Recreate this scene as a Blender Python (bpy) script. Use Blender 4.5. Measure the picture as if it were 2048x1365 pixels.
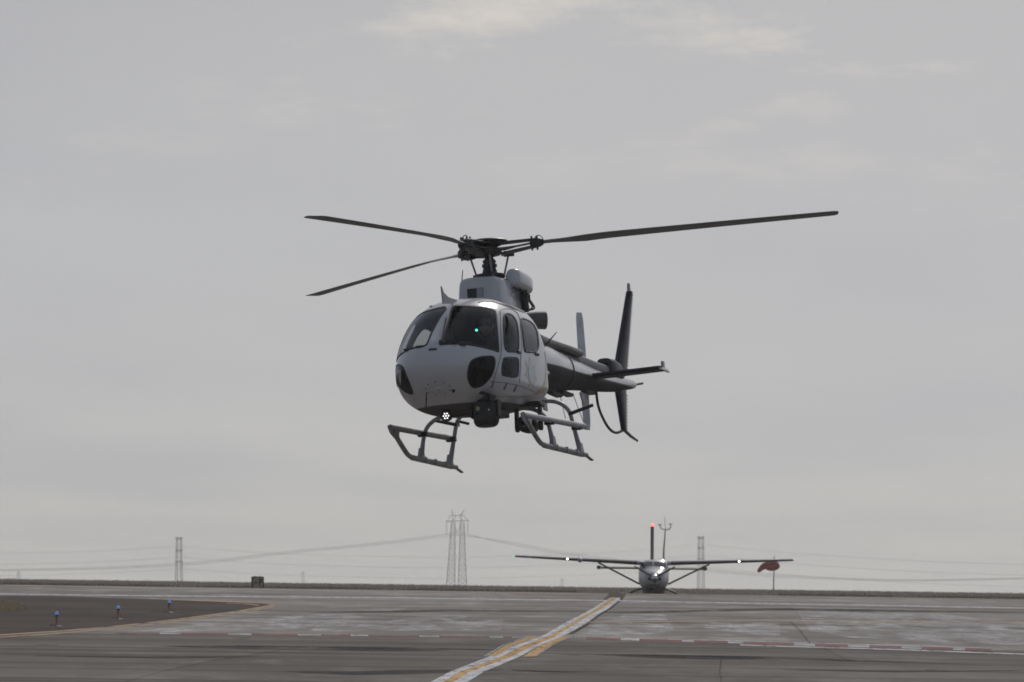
import bpy, bmesh, math, random
import numpy as np
from mathutils import Vector, Matrix
from mathutils.bvhtree import BVHTree
from mathutils.geometry import delaunay_2d_cdt

for o in list(bpy.data.objects): bpy.data.objects.remove(o)
SC = bpy.context.scene
COL = SC.collection
RAD = math.radians

# ------------------------------------------------------------------ camera
F_PX, PW, PH = 19755.0, 2048.0, 1365.0
ROLL = RAD(0.81)
PITCH = math.atan((1172 - PH / 2) / F_PX)
CAM = Vector((0, 0, 1.65))
RP = Matrix.Rotation(PITCH, 3, 'X')
c_, s_ = math.cos(ROLL), math.sin(ROLL)
RIGHT = RP @ Vector((c_, 0, s_)); UP = RP @ Vector((-s_, 0, c_)); FWD = RP @ Vector((0, 1, 0))
cam_data = bpy.data.cameras.new('camera'); cam = bpy.data.objects.new('camera', cam_data); COL.objects.link(cam)
cam.matrix_world = Matrix(((RIGHT.x, UP.x, -FWD.x, CAM.x), (RIGHT.y, UP.y, -FWD.y, CAM.y), (RIGHT.z, UP.z, -FWD.z, CAM.z), (0, 0, 0, 1)))
cam_data.sensor_width = 36; cam_data.lens = 36 * F_PX / PW
cam_data.clip_start = 1; cam_data.clip_end = 20000
cam_data.dof.use_dof = True; cam_data.dof.focus_distance = 151; cam_data.dof.aperture_fstop = 16
SC.camera = cam
def ray(px, py):
    return (RIGHT * ((px - PW / 2) / F_PX) - UP * ((py - PH / 2) / F_PX) + FWD).normalized()
def at_depth(px, py, y):
    r = ray(px, py); return CAM + r * (y / r.y)

# ------------------------------------------------------------------ world, sun, exposure
SUN_EL, SUN_AZ = RAD(37), RAD(15)          # azimuth measured from +Y (view) towards +X
w = bpy.data.worlds.new('World'); SC.world = w; w.use_nodes = True
nt = w.node_tree; nt.nodes.clear()
def N(tree, t, **kw):
    n = tree.nodes.new(t)
    for k, v in kw.items(): setattr(n, k, v)
    return n
out = N(nt, 'ShaderNodeOutputWorld')
sky = N(nt, 'ShaderNodeTexSky', sky_type='NISHITA', sun_disc=False)
sky.sun_elevation = SUN_EL; sky.sun_rotation = SUN_AZ; sky.dust_density = 3.0
b1 = N(nt, 'ShaderNodeBackground'); b1.inputs[1].default_value = 0.05
hs = N(nt, 'ShaderNodeHueSaturation'); hs.inputs['Saturation'].default_value = 0.55      # thin cloud greys the sky
nt.links.new(sky.outputs[0], hs.inputs['Color']); nt.links.new(hs.outputs[0], b1.inputs[0])
tc = N(nt, 'ShaderNodeTexCoord')
sep = N(nt, 'ShaderNodeSeparateXYZ'); nt.links.new(tc.outputs['Generated'], sep.inputs[0])
def M(tree, op, a, b=None, c=None, clamp=False):
    n = N(tree, 'ShaderNodeMath', operation=op, use_clamp=clamp)
    for i, v in enumerate((a, b, c)):
        if v is None: continue
        if isinstance(v, (int, float)): n.inputs[i].default_value = v
        else: tree.links.new(v, n.inputs[i])
    return n.outputs[0]
zz = M(nt, 'ADD', M(nt, 'MAXIMUM', sep.outputs[2], 0.0), 0.012)
cx = M(nt, 'DIVIDE', sep.outputs[0], zz); cy = M(nt, 'DIVIDE', sep.outputs[1], zz)
comb = N(nt, 'ShaderNodeCombineXYZ'); nt.links.new(cx, comb.inputs[0]); nt.links.new(cy, comb.inputs[1])
def wnoise(scale, detail, off, rough=0.55, sx=1.0, sy=1.0):
    mp = N(nt, 'ShaderNodeMapping'); mp.inputs['Location'].default_value = off; mp.inputs['Scale'].default_value = (sx, sy, 1)
    nt.links.new(comb.outputs[0], mp.inputs[0])
    n = N(nt, 'ShaderNodeTexNoise'); n.inputs['Scale'].default_value = scale; n.inputs['Detail'].default_value = detail; n.inputs['Roughness'].default_value = rough
    nt.links.new(mp.outputs[0], n.inputs[0]); return n.outputs[0]
def ramp(tree, fac, stops):
    r = N(tree, 'ShaderNodeValToRGB')
    el = r.color_ramp.elements
    while len(el) < len(stops): el.new(0.5)
    for e, (p, c) in zip(el, stops):
        e.position = p; e.color = (c, c, c, 1) if isinstance(c, (int, float)) else (*c, 1)
    tree.links.new(fac, r.inputs[0]); return r.outputs[0]
def mixc(tree, f, a, b, mode='MIX'):
    n = N(tree, 'ShaderNodeMix', data_type='RGBA', blend_type=mode)
    for sock, v in ((n.inputs[0], f), (n.inputs[6], a), (n.inputs[7], b)):
        if isinstance(v, (int, float)): sock.default_value = v
        elif isinstance(v, tuple): sock.default_value = (*v, 1)
        else: tree.links.new(v, sock)
    return n.outputs[2]
CLOUD_OFF = (25.75, 3.2, 0.0)
big = wnoise(0.6, 4, (1.3, 7.2, 0), 0.5, 1.0, 0.16)
elev_col = ramp(nt, zz, [(0.012, (0.76, 0.805, 0.825)), (0.030, (0.57, 0.635, 0.725)), (0.048, (0.435, 0.512, 0.638)), (0.071, (0.30, 0.360, 0.490)), (0.3, (0.30, 0.355, 0.47))])   # hazy horizon, the same all round
base_col = mixc(nt, 1.0, elev_col, ramp(nt, big, [(0.3, (0.90, 0.915, 0.96)), (0.7, (1.12, 1.10, 1.05))]), 'MULTIPLY')
wisp = wnoise(1.0, 10, CLOUD_OFF, 0.64, 2.0, 0.45)
wm = M(nt, 'MULTIPLY', ramp(nt, wisp, [(0.52, 0.0), (0.68, 1.0)]), ramp(nt, zz, [(0.048, 0.0), (0.066, 1.0)]))
cloud = mixc(nt, wm, base_col, (0.66, 0.65, 0.66))
b2 = N(nt, 'ShaderNodeBackground'); nt.links.new(cloud, b2.inputs[0]); b2.inputs[1].default_value = 1.0
ms = N(nt, 'ShaderNodeMixShader'); ms.inputs[0].default_value = 0.5
nt.links.new(b1.outputs[0], ms.inputs[1]); nt.links.new(b2.outputs[0], ms.inputs[2]); nt.links.new(ms.outputs[0], out.inputs[0])

sl = bpy.data.lights.new('sun', 'SUN'); sl.energy = 1.4; sl.angle = RAD(10); sl.color = (1.0, 0.95, 0.88)
sun = bpy.data.objects.new('sun', sl); COL.objects.link(sun)
sdir = Vector((math.cos(SUN_EL) * math.sin(SUN_AZ), math.cos(SUN_EL) * math.cos(SUN_AZ), math.sin(SUN_EL)))
sun.rotation_euler = sdir.to_track_quat('Z', 'Y').to_euler(); sun.location = (0, 0, 60)
SC.view_settings.view_transform = 'Standard'; SC.view_settings.look = 'None'; SC.view_settings.gamma = 1; SC.view_settings.exposure = 0
SC.view_settings.use_curve_mapping = False
SC.render.engine = 'CYCLES'
SC.cycles.use_denoising = True
SC.cycles.max_bounces = 8; SC.cycles.transparent_max_bounces = 16; SC.cycles.volume_bounces = 0
SC.cycles.filter_width = 1.7

# ------------------------------------------------------------------ materials
MATS = {}
def mat(name, col, rough=0.5, metal=0.0, coat=0.0, noise=None, emit=None, bump=None, spec=0.5):
    """noise=(scale, amount, colour2); bump=(scale, strength)"""
    if name in MATS: return MATS[name]
    m = bpy.data.materials.new(name); m.use_nodes = True; t = m.node_tree
    p = t.nodes['Principled BSDF']
    p.inputs['Base Color'].default_value = (*col, 1); p.inputs['Roughness'].default_value = rough
    p.inputs['Metallic'].default_value = metal; p.inputs['Coat Weight'].default_value = coat; p.inputs['Specular IOR Level'].default_value = spec
    p.inputs['Coat Roughness'].default_value = 0.08
    tcn = None
    if noise or bump:
        tcn = N(t, 'ShaderNodeTexCoord')
    if noise:
        n = N(t, 'ShaderNodeTexNoise'); n.inputs['Scale'].default_value = noise[0]; n.inputs['Detail'].default_value = 6; n.inputs['Roughness'].default_value = 0.65
        t.links.new(tcn.outputs['Object'], n.inputs[0])
        f = ramp(t, n.outputs[0], [(0.42, 0.0), (0.75, noise[1])])
        t.links.new(mixc(t, f, tuple(col), tuple(noise[2])), p.inputs['Base Color'])
    if bump:
        n = N(t, 'ShaderNodeTexNoise'); n.inputs['Scale'].default_value = bump[0]; n.inputs['Detail'].default_value = 5
        t.links.new(tcn.outputs['Object'], n.inputs[0])
        b = N(t, 'ShaderNodeBump'); b.inputs['Strength'].default_value = bump[1]; b.inputs['Distance'].default_value = 0.02
        t.links.new(n.outputs[0], b.inputs['Height']); t.links.new(b.outputs[0], p.inputs['Normal'])
    if emit:
        p.inputs['Emission Color'].default_value = (*emit[0], 1); p.inputs['Emission Strength'].default_value = emit[1]
    MATS[name] = m; return m
def glass(name, tint, spec_rough=0.03, ior=1.5):
    m = bpy.data.materials.new(name); m.use_nodes = True; t = m.node_tree; t.nodes.clear()
    o = N(t, 'ShaderNodeOutputMaterial'); tr = N(t, 'ShaderNodeBsdfTransparent'); tr.inputs[0].default_value = (*tint, 1)
    gl = N(t, 'ShaderNodeBsdfGlossy'); gl.inputs['Roughness'].default_value = spec_rough; gl.inputs[0].default_value = (0.9, 0.92, 0.95, 1)
    lw = N(t, 'ShaderNodeLayerWeight'); lw.inputs[0].default_value = 0.5; f0 = ((ior - 1) / (ior + 1)) ** 2     # Schlick, the same from both sides of the pane
    fr = M(t, 'ADD', M(t, 'MULTIPLY', M(t, 'POWER', lw.outputs['Facing'], 5.0), 0.75), f0)
    mx = N(t, 'ShaderNodeMixShader'); t.links.new(fr, mx.inputs[0]); t.links.new(tr.outputs[0], mx.inputs[1]); t.links.new(gl.outputs[0], mx.inputs[2])
    t.links.new(mx.outputs[0], o.inputs[0]); MATS[name] = m; return m

WHITE = mat('white_paint', (0.475, 0.475, 0.49), 0.28, coat=0.5, noise=(2.2, 0.35, (0.52, 0.51, 0.49)))
LINER = mat('cabin_liner', (0.05, 0.05, 0.055), 0.8)
BLACK = mat('black_rubber', (0.012, 0.012, 0.013), 0.55, noise=(9, 0.6, (0.03, 0.03, 0.03)))
SATIN = mat('satin_black_metal', (0.014, 0.015, 0.015), 0.45, spec=0.35, noise=(14, 0.8, (0.035, 0.035, 0.034)))
DARKM = mat('dark_grey_metal', (0.032, 0.038, 0.038), 0.42, 0.3, noise=(12, 0.8, (0.10, 0.10, 0.095)))
GREYM = mat('grey_painted_tube', (0.30, 0.30, 0.32), 0.4, noise=(5, 0.7, (0.16, 0.15, 0.14)))
WORN = mat('worn_skid_paint', (0.26, 0.25, 0.25), 0.5, noise=(16, 1.0, (0.10, 0.075, 0.05)), bump=(40, 0.3))
BLADE = mat('rotor_blade_skin', (0.16, 0.165, 0.17), 0.5, noise=(3, 0.7, (0.10, 0.10, 0.10)))
TBLADE = mat('tail_blade_skin', (0.62, 0.63, 0.64), 0.5, noise=(6, 0.6, (0.24, 0.24, 0.25)))
NAVY = mat('navy_paint', (0.016, 0.017, 0.027), 0.42, coat=0.0, spec=0.25, noise=(6, 0.6, (0.04, 0.04, 0.05)))
COVER = mat('shaft_cover_grey', (0.085, 0.083, 0.082), 0.45, noise=(5, 0.8, (0.13, 0.125, 0.12)))
CHROME = mat('bare_metal', (0.6, 0.6, 0.6), 0.25, 1.0)
BELLY = mat('belly_grey', (0.05, 0.05, 0.055), 0.4, noise=(4, 0.8, (0.10, 0.085, 0.07)))
GOLD = mat('gold_decal', (0.36, 0.27, 0.13), 0.35, coat=0.4, noise=(14, 0.8, (0.52, 0.46, 0.36)))
PALEBLUE = mat('pale_blue_decal', (0.36, 0.41, 0.47), 0.35, coat=0.4, noise=(18, 0.9, (0.52, 0.54, 0.56)))
GLASS = glass('tinted_canopy_glass', (0.66, 0.67, 0.68), ior=1.36)
GLASSD = glass('dark_tinted_glass', (0.24, 0.245, 0.26), ior=1.3)
LED = mat('lit_led', (1, 1, 1), 0.3, emit=((1, 1, 1), 1.8))
TEAL = mat('teal_glow', (0.1, 0.6, 0.55), 0.3, emit=((0.10, 0.80, 0.68), 2.2))
GLASSS = glass('side_window_glass', (0.60, 0.61, 0.62), ior=1.22)
BADGE = mat('badge_gold', (0.40, 0.345, 0.25), 0.35, coat=0.4, noise=(10, 1.0, (0.50, 0.49, 0.46)))
FABRIC = mat('seat_fabric', (0.05, 0.05, 0.055), 0.9, noise=(20, 0.6, (0.08, 0.08, 0.08)))
SUIT = mat('flight_suit', (0.045, 0.055, 0.045), 0.9, noise=(12, 0.7, (0.08, 0.085, 0.07)))
SKIN = mat('skin', (0.42, 0.26, 0.19), 0.55, noise=(30, 0.3, (0.5, 0.32, 0.24)))
HELM = mat('helmet_shell', (0.34, 0.35, 0.36), 0.3, coat=0.5, noise=(8, 0.3, (0.25, 0.25, 0.25)))
VISOR = mat('helmet_visor', (0.01, 0.01, 0.012), 0.08, coat=1.0)

# ------------------------------------------------------------------ mesh helpers
class MB:
    def __init__(self): self.v = []; self.f = []
    def add(self, vs, fs):
        b = len(self.v); self.v += [tuple(x) for x in vs]; self.f += [tuple(i + b for i in f) for f in fs]; return self
    def box(self, c, s, rot=None, taper=1.0):
        x, y, z = s[0] / 2, s[1] / 2, s[2] / 2
        vs = [Vector((sx * x * (taper if sz > 0 else 1), sy * y * (taper if sz > 0 else 1), sz * z)) for sz in (-1, 1) for sx, sy in ((-1, -1), (1, -1), (1, 1), (-1, 1))]
        if rot is not None: vs = [rot @ v for v in vs]
        vs = [v + Vector(c) for v in vs]
        return self.add(vs, [(3, 2, 1, 0), (4, 5, 6, 7), (0, 1, 5, 4), (1, 2, 6, 5), (2, 3, 7, 6), (3, 0, 4, 7)])
    def tube(self, pts, r, n=10, caps=True, flat=None):
        pts = [Vector(p) for p in pts]; m = len(pts)
        rr = r if isinstance(r, (list, tuple)) else [r] * m
        rings = []; up = None
        for i, p in enumerate(pts):
            d = (pts[min(i + 1, m - 1)] - pts[max(i - 1, 0)]).normalized()
            if up is None: up = Vector((0, 0, 1)) if abs(d.z) < 0.9 else Vector((1, 0, 0))
            sd = d.cross(up).normalized(); u2 = sd.cross(d).normalized(); up = u2
            rings.append([p + (sd * math.cos(a) * (flat or 1) + u2 * math.sin(a)) * rr[i] for a in [2 * math.pi * k / n for k in range(n)]])
        return self.loft(rings, caps)
    def loft(self, rings, caps=True, closed=True):
        b = len(self.v); n = len(rings[0])
        for rg in rings: self.v += [tuple(p) for p in rg]
        for i in range(len(rings) - 1):
            for k in range(n if closed else n - 1):
                k2 = (k + 1) % n
                self.f.append((b + i * n + k, b + i * n + k2, b + (i + 1) * n + k2, b + (i + 1) * n + k))
        if caps:
            self.f.append(tuple(b + k for k in reversed(range(n)))); e = b + (len(rings) - 1) * n
            self.f.append(tuple(e + k for k in range(n)))
        return self
    def lathe(self, o, axis, prof, n=24):
        """prof: list of (t along axis, radius)"""
        o = Vector(o); ax = Vector(axis).normalized()
        u = ax.orthogonal().normalized(); v = ax.cross(u)
        return self.loft([[o + ax * t + (u * math.cos(a) + v * math.sin(a)) * max(r, 1e-4) for a in [2 * math.pi * k / n for k in range(n)]] for t, r in prof], True)
    def obj(self, name, m, parent=None, smooth=True, bevel=None):
        me = bpy.data.meshes.new(name); me.from_pydata(self.v, [], self.f); me.validate()
        bm = bmesh.new(); bm.from_mesh(me); bmesh.ops.recalc_face_normals(bm, faces=bm.faces); bm.to_mesh(me); bm.free()
        return link(name, me, m, parent, smooth, bevel)
def link(name, me, m, parent=None, smooth=True, bevel=None):
    for mm in (m if isinstance(m, (list, tuple)) else [m]): me.materials.append(mm)
    o = bpy.data.objects.new(name, me); COL.objects.link(o)
    if smooth and len(me.polygons):
        me.polygons.foreach_set('use_smooth', [True] * len(me.polygons))
        try: me.set_sharp_from_angle(angle=RAD(38))
        except Exception: pass
    if bevel:
        bv = o.modifiers.new('bevel', 'BEVEL'); bv.width = bevel; bv.segments = 2; bv.limit_method = 'ANGLE'; bv.angle_limit = RAD(40)
    if parent is not None:
        o.parent = parent
        if 'off' in parent: o.location = parent['off']
    return o
def thing(name, label, cat, mw=None, group=None, off=None):
    o = bpy.data.objects.new(name, None); COL.objects.link(o); o.empty_display_size = 0.3
    if mw is not None: o.matrix_world = mw
    o['label'] = label; o['category'] = cat
    if group: o['group'] = group
    return o
def tag(o, label=None, cat=None, group=None, kind=None):
    for k, v in (('label', label), ('category', cat), ('group', group), ('kind', kind)):
        if v: o[k] = v
    return o
def pchip(xs, ys):
    xs = np.array(xs, float); ys = np.array(ys, float); h = np.diff(xs); d = np.diff(ys) / h; m = np.zeros_like(ys)
    for i in range(1, len(xs) - 1):
        if d[i - 1] * d[i] > 0:
            w1 = 2 * h[i] + h[i - 1]; w2 = h[i] + 2 * h[i - 1]; m[i] = (w1 + w2) / (w1 / d[i - 1] + w2 / d[i])
    m[0] = d[0]; m[-1] = d[-1]
    def f(x):
        i = int(min(max(np.searchsorted(xs, x) - 1, 0), len(xs) - 2)); t = (x - xs[i]) / h[i]
        return float((2*t**3-3*t*t+1)*ys[i] + (t**3-2*t*t+t)*h[i]*m[i] + (-2*t**3+3*t*t)*ys[i+1] + (t**3-t*t)*h[i]*m[i+1])
    return f
def spline(pts, n=6):
    """Catmull-Rom through points"""
    P = [Vector(p) for p in pts]; P = [P[0] * 2 - P[1]] + P + [P[-1] * 2 - P[-2]]; o = []
    for i in range(1, len(P) - 2):
        for k in range(n):
            t = k / n; a, b, c, d = P[i-1], P[i], P[i+1], P[i+2]
            o.append(0.5 * ((2*b) + (c-a)*t + (2*a-5*b+4*c-d)*t*t + (3*b-a-3*c+d)*t**3))
    o.append(P[-2]); return o

# ------------------------------------------------------------------ ground profile
PROF = [(-40, 0), (60, 0), (150, 0.0)] + [(y, 0.0045 * (y - 150)) for y in range(170, 431, 20)] + \
       [(440, 1.300), (450, 1.335), (458, 1.356), (466, 1.366), (476, 1.36), (490, 1.30), (510, 1.08), (530, 0.78), (545, 0.64), (565, 0.60), (600, 0.62), (640, 0.85), (690, 1.24), (760, 1.34), (1000, 1.38), (2000, 1.36), (6900, 1.30)]
PY = [p[0] for p in PROF]; PZ = [p[1] for p in PROF]
def gz(y): return float(np.interp(y, PY, PZ))
def ground(px, py):
    r = ray(px, py); lo = 100.0
    y = 100.0
    while y < 6900:
        p = CAM + r * (y / r.y)
        if p.z < gz(y): break
        lo = y; y += 2.0 if y < 700 else 20
    hi = y
    for _ in range(40):
        mid = (lo + hi) / 2; p = CAM + r * (mid / r.y)
        if p.z < gz(mid): hi = mid
        else: lo = mid
    return CAM + r * (hi / r.y)
def sheet(name, polys, m, off, kind='structure'):
    """polys: lists of ground points; laid on the profile"""
    bm = bmesh.new()
    for poly in polys:
        try: bm.faces.new([bm.verts.new((p[0], p[1], 0)) for p in poly])
        except ValueError: pass
    for y in PY:
        bmesh.ops.bisect_plane(bm, geom=bm.verts[:] + bm.edges[:] + bm.faces[:], plane_co=(0, y, 0), plane_no=(0, 1, 0))
    for v in bm.verts: v.co.z = gz(v.co.y) + off
    bmesh.ops.triangulate(bm, faces=bm.faces[:])
    for f in bm.faces:
        f.normal_update()
        if f.normal.z < 0: f.normal_flip()
    me = bpy.data.meshes.new(name); bm.to_mesh(me); bm.free()
    o = link(name, me, m, smooth=False)
    if kind: o['kind'] = kind
    return o
def px_quads(line, ht, hb=None):
    """a near-horizontal line in pixels with its half thickness; returns ground quads"""
    hb = ht if hb is None else hb
    return [[ground(a[0], a[1] - ht), ground(b[0], b[1] - ht), ground(b[0], b[1] + hb), ground(a[0], a[1] + hb)] for a, b in zip(line, line[1:])]

def pavement(name, c1, c2, c3, scale=1.0, seed=0.0, streak=0.5):
    c1, c2, c3 = [(c[0] * 1.03, c[1], c[2] * 0.94) for c in (c1, c2, c3)]
    m = bpy.data.materials.new(name); m.use_nodes = True; t = m.node_tree; p = t.nodes['Principled BSDF']
    tcn = N(t, 'ShaderNodeTexCoord')
    def nz(sc, sx, sy, det, rough=0.6, dz=0.0):
        mp = N(t, 'ShaderNodeMapping'); mp.inputs['Scale'].default_value = (sx, sy, 1); mp.inputs['Location'].default_value = (seed + dz, seed * 1.7, dz)
        t.links.new(tcn.outputs['Object'], mp.inputs[0])
        n = N(t, 'ShaderNodeTexNoise'); n.inputs['Scale'].default_value = sc; n.inputs['Detail'].default_value = det; n.inputs['Roughness'].default_value = rough
        t.links.new(mp.outputs[0], n.inputs[0]); return n.outputs[0]
    a = nz(0.09 * scale, 1, 0.35, 6)
    col = mixc(t, ramp(t, a, [(0.36, 0.0), (0.64, 1.0)]), c1, c2)
    b = nz(0.45 * scale, 1, 0.12, 7, 0.7, 3.0)
    col = mixc(t, ramp(t, b, [(0.5, 0.0), (0.72, 0.75)]), col, c3)
    d = nz(0.05, 0.35, 4.0, 5, 0.6, 9.0)           # tyre and joint streaks across
    col = mixc(t, M(t, 'MULTIPLY', ramp(t, d, [(0.46, 0.0), (0.64, 1.0)]), streak), col, tuple(x * 0.55 for x in c1))
    g = nz(28, 1, 1, 3, 0.7, 5.0)
    col = mixc(t, 0.35, col, ramp(t, g, [(0.3, 0.35), (0.7, 1.0)]), 'MULTIPLY')
    t.links.new(col, p.inputs['Base Color']); p.inputs['Roughness'].default_value = 1.0; p.inputs['Specular IOR Level'].default_value = 0.02
    bp = N(t, 'ShaderNodeBump'); bp.inputs['Strength'].default_value = 0.4; bp.inputs['Distance'].default_value = 0.01
    t.links.new(g, bp.inputs['Height']); t.links.new(bp.outputs[0], p.inputs['Normal'])
    return m
def worn_paint(name, col, lo, hi, sc=3.0, sy=0.15):
    """paint with wear: alpha breaks up with noise"""
    m = bpy.data.materials.new(name); m.use_nodes = True; t = m.node_tree; p = t.nodes['Principled BSDF']
    tcn = N(t, 'ShaderNodeTexCoord'); mp = N(t, 'ShaderNodeMapping'); mp.inputs['Scale'].default_value = (1, sy, 1)
    t.links.new(tcn.outputs['Object'], mp.inputs[0])
    n = N(t, 'ShaderNodeTexNoise'); n.inputs['Scale'].default_value = sc; n.inputs['Detail'].default_value = 7; n.inputs['Roughness'].default_value = 0.7
    t.links.new(mp.outputs[0], n.inputs[0])
    n2 = N(t, 'ShaderNodeTexNoise'); n2.inputs['Scale'].default_value = sc * 0.4; n2.inputs['Detail'].default_value = 4
    t.links.new(mp.outputs[0], n2.inputs[0])
    t.links.new(mixc(t, ramp(t, n2.outputs[0], [(0.35, 0.0), (0.7, 0.6)]), col, tuple(x * 0.55 + 0.04 for x in col)), p.inputs['Base Color'])
    t.links.new(ramp(t, n.outputs[0], [(lo, 0.0), (hi, 1.0)]), p.inputs['Alpha'])
    p.inputs['Roughness'].default_value = 1.0; p.inputs['Specular IOR Level'].default_value = 0.05; return m

SOIL = mat('dry_soil', (0.19, 0.165, 0.135), 0.95, noise=(0.05, 1.0, (0.13, 0.115, 0.085)))
ASPH = pavement('near_asphalt', (0.180, 0.164, 0.153), (0.27, 0.249, 0.234), (0.38, 0.354, 0.335), 1.0, 0.0, 0.72)
CONC = pavement('runway_concrete', (0.265, 0.246, 0.234), (0.40, 0.374, 0.359), (0.66, 0.625, 0.602), 1.0, 11.0, 0.6)
DARKA = pavement('shoulder_asphalt', (0.100, 0.085, 0.078), (0.128, 0.111, 0.103), (0.185, 0.166, 0.155), 0.7, 23.0, 0.3)
WPAINT = worn_paint('white_line_paint', (0.78, 0.76, 0.745), 0.30, 0.52, 4.5, 0.10)
YPAINT = worn_paint('yellow_line_paint', (0.70, 0.45, 0.21), 0.30, 0.50, 5.0, 0.10)
OPAINT = worn_paint('faded_yellow_paint', (0.62, 0.45, 0.28), 0.30, 0.50, 1.2)
RPAINT = worn_paint('red_line_paint', (0.40, 0.20, 0.19), 0.28, 0.62, 1.4)
DPAINT = worn_paint('faded_white_dash', (0.74, 0.71, 0.69), 0.28, 0.60, 2.0)
GHOST = worn_paint('scoured_concrete', (0.86, 0.83, 0.81), 0.41, 0.80, 1.3, 0.08)
STAIN = worn_paint('rubber_stain', (0.065, 0.061, 0.058), 0.28, 0.72, 0.6, 0.1)
CRACK = worn_paint('crack_sealant', (0.03, 0.028, 0.027), 0.30, 0.75, 2.0, 0.2)

# ground sheet
gx = [-850, -300, -120, -60, -30, -15, 0, 15, 30, 60, 120, 300, 850]
vs = [(x, y, z - 0.03) for y, z in PROF for x in gx]; nx = len(gx)
fs = [(j * nx + i, j * nx + i + 1, (j + 1) * nx + i + 1, (j + 1) * nx + i) for j in range(len(PROF) - 1) for i in range(nx - 1)]
me = bpy.data.meshes.new('ground'); me.from_pydata(vs, [], fs)
tag(link('ground', me, SOIL, smooth=False), kind='structure')

# near asphalt, runway concrete (up to the crest), dark shoulder on the left
edge_l = [(-200, 1263), (230, 1268), (1020, 1276), (1165, 1278), (1980, 1303), (2300, 1308)]
eg = [ground(*p) for p in edge_l]
near = [(-120, -30, 0), (120, -30, 0), (120, 150, 0)] + [Vector((60, eg[-1].y, 0))] + list(reversed(eg)) + [Vector((-60, eg[0].y, 0)), (-120, 150, 0)]
sheet('apron_asphalt', [near], ASPH, 0.0)
far = [Vector((-60, eg[0].y, 0))] + eg + [Vector((60, eg[-1].y, 0)), Vector((150, 440, 0)), Vector((150, 470, 0)), Vector((-150, 468, 0)), Vector((-150, 420, 0))]
sheet('runway', [far], CONC, 0.001)
gap = [at_depth(1262, 1186, 468), at_depth(1212, 1186, 468), at_depth(1238, 1180, 700), at_depth(1262, 1180, 700)]
sheet('taxiway', [[gap[1], gap[0], Vector((gap[3].x + 1.5, 545, 0)), gap[3], gap[2], Vector((gap[1].x + 1.2, 545, 0))], [Vector((-40, 540, 0)), Vector((40, 540, 0)), Vector((40, 600, 0)), Vector((-40, 600, 0))]], DARKA, 0.002)
sh_low = [(-60, 1275), (0, 1271), (110, 1264), (220, 1255), (330, 1243), (430, 1230), (490, 1221), (525, 1215), (538, 1211)]
sh_up = [(538, 1210), (520, 1207.5), (470, 1205), (400, 1203), (300, 1199), (200, 1195.5), (100, 1193), (0, 1192), (-60, 1191.5)]
sg = [ground(*p) for p in sh_low + sh_up]
sheet('shoulder', [sg], DARKA, 0.004)

# painted markings: each one a sheet of its own
def paint(name, polys, m, off=0.008): return sheet(name, polys, m, off)
paint('yellow_edge_line', px_quads([(x, y - 0.3) for x, y in sh_low[:-1]] + [(540, 1211.2), (548, 1209.5)], 0.9), OPAINT)
paint('yellow_edge_line', px_quads([(x + 4, y + 4.4 - 0.0036 * x) for x, y in sh_low[:-1]] + [(546, 1213.2), (556, 1210.5)], 0.9), OPAINT)
paint('yellow_edge_line', px_quads([(548, 1209.2), (525, 1206.8), (470, 1204.4), (400, 1202.0), (300, 1198)], 0.8), OPAINT)
paint('yellow_edge_line', px_quads([(518, 1211.5), (500, 1209.0), (455, 1207)], 0.7), OPAINT)
paint('white_edge_line', px_quads([(-40, 1188.5), (110, 1190), (320, 1192.5), (560, 1194.2), (800, 1196.6), (975, 1199), (1225, 1202), (1440, 1206.3), (1700, 1210.5), (2090, 1217.8)], 0.9), WPAINT)
# red and white boundary band
rnd = random.Random(5)
def band(pts, h):
    x0, x1 = pts[0][0], pts[-1][0]; x = x0; k = 0
    f = lambda xx: float(np.interp(xx, [p[0] for p in pts], [p[1] for p in pts]))
    while x < x1:
        ln = (rnd.uniform(58, 105) if k % 2 == 0 else rnd.uniform(24, 48)); xe = min(x + ln, x1)
        paint('red_dash' if k % 2 == 0 else 'white_dash', px_quads([(x, f(x)), (xe, f(xe))], h * (1 if k % 2 == 0 else 0.8)), RPAINT if k % 2 == 0 else DPAINT)
        x = xe; k += 1
band([(232, 1267), (600, 1270.5), (1024, 1275.5)], 1.5)
band([(1172, 1277.5), (1500, 1287), (1800, 1296), (1982, 1301)], 2.6)
paint('white_band_edge', px_quads([(1165, 1275.2), (1500, 1283.4), (1982, 1297.5)], 0.5), WPAINT)
paint('white_band_edge', px_quads([(1480, 1291), (1800, 1300.5), (2090, 1311)], 1.1), WPAINT)
# taxi line: white borders, yellow centre, and the broken yellow bars beside it
TX = [(1385, 826, 851, 876, 906), (1364.7, 862.6, 886, 909, 935.6), (1345.4, 898, 918, 938, 967), (1313.2, 981, 1005, 1026, 1042), (1291.7, 1030, 1046, 1068, 1080), (1274.5, 1078, 1094, 1110, 1122), (1270, 1090, 1103, 1115, 1132), (1248.7, 1126, 1141, 1150, 1171), (1230.5, 1162, 1170, 1180, 1194.5), (1218.7, 1184, 1192, 1203, 1216), (1199.3, 1215, 1220, 1231, 1240), (1196, 1222, 1223, 1234, 1240)]
def slanted(a, b):
    return [[ground(p[a], p[0]), ground(p[b], p[0]), ground(q[b], q[0]), ground(q[a], q[0])] for p, q in zip(TX, TX[1:])]
paint('white_taxi_line_border', slanted(1, 2), WPAINT)
paint('white_taxi_line_border', slanted(3, 4), WPAINT)
paint('yellow_taxi_line', slanted(2, 3), YPAINT)
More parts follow.
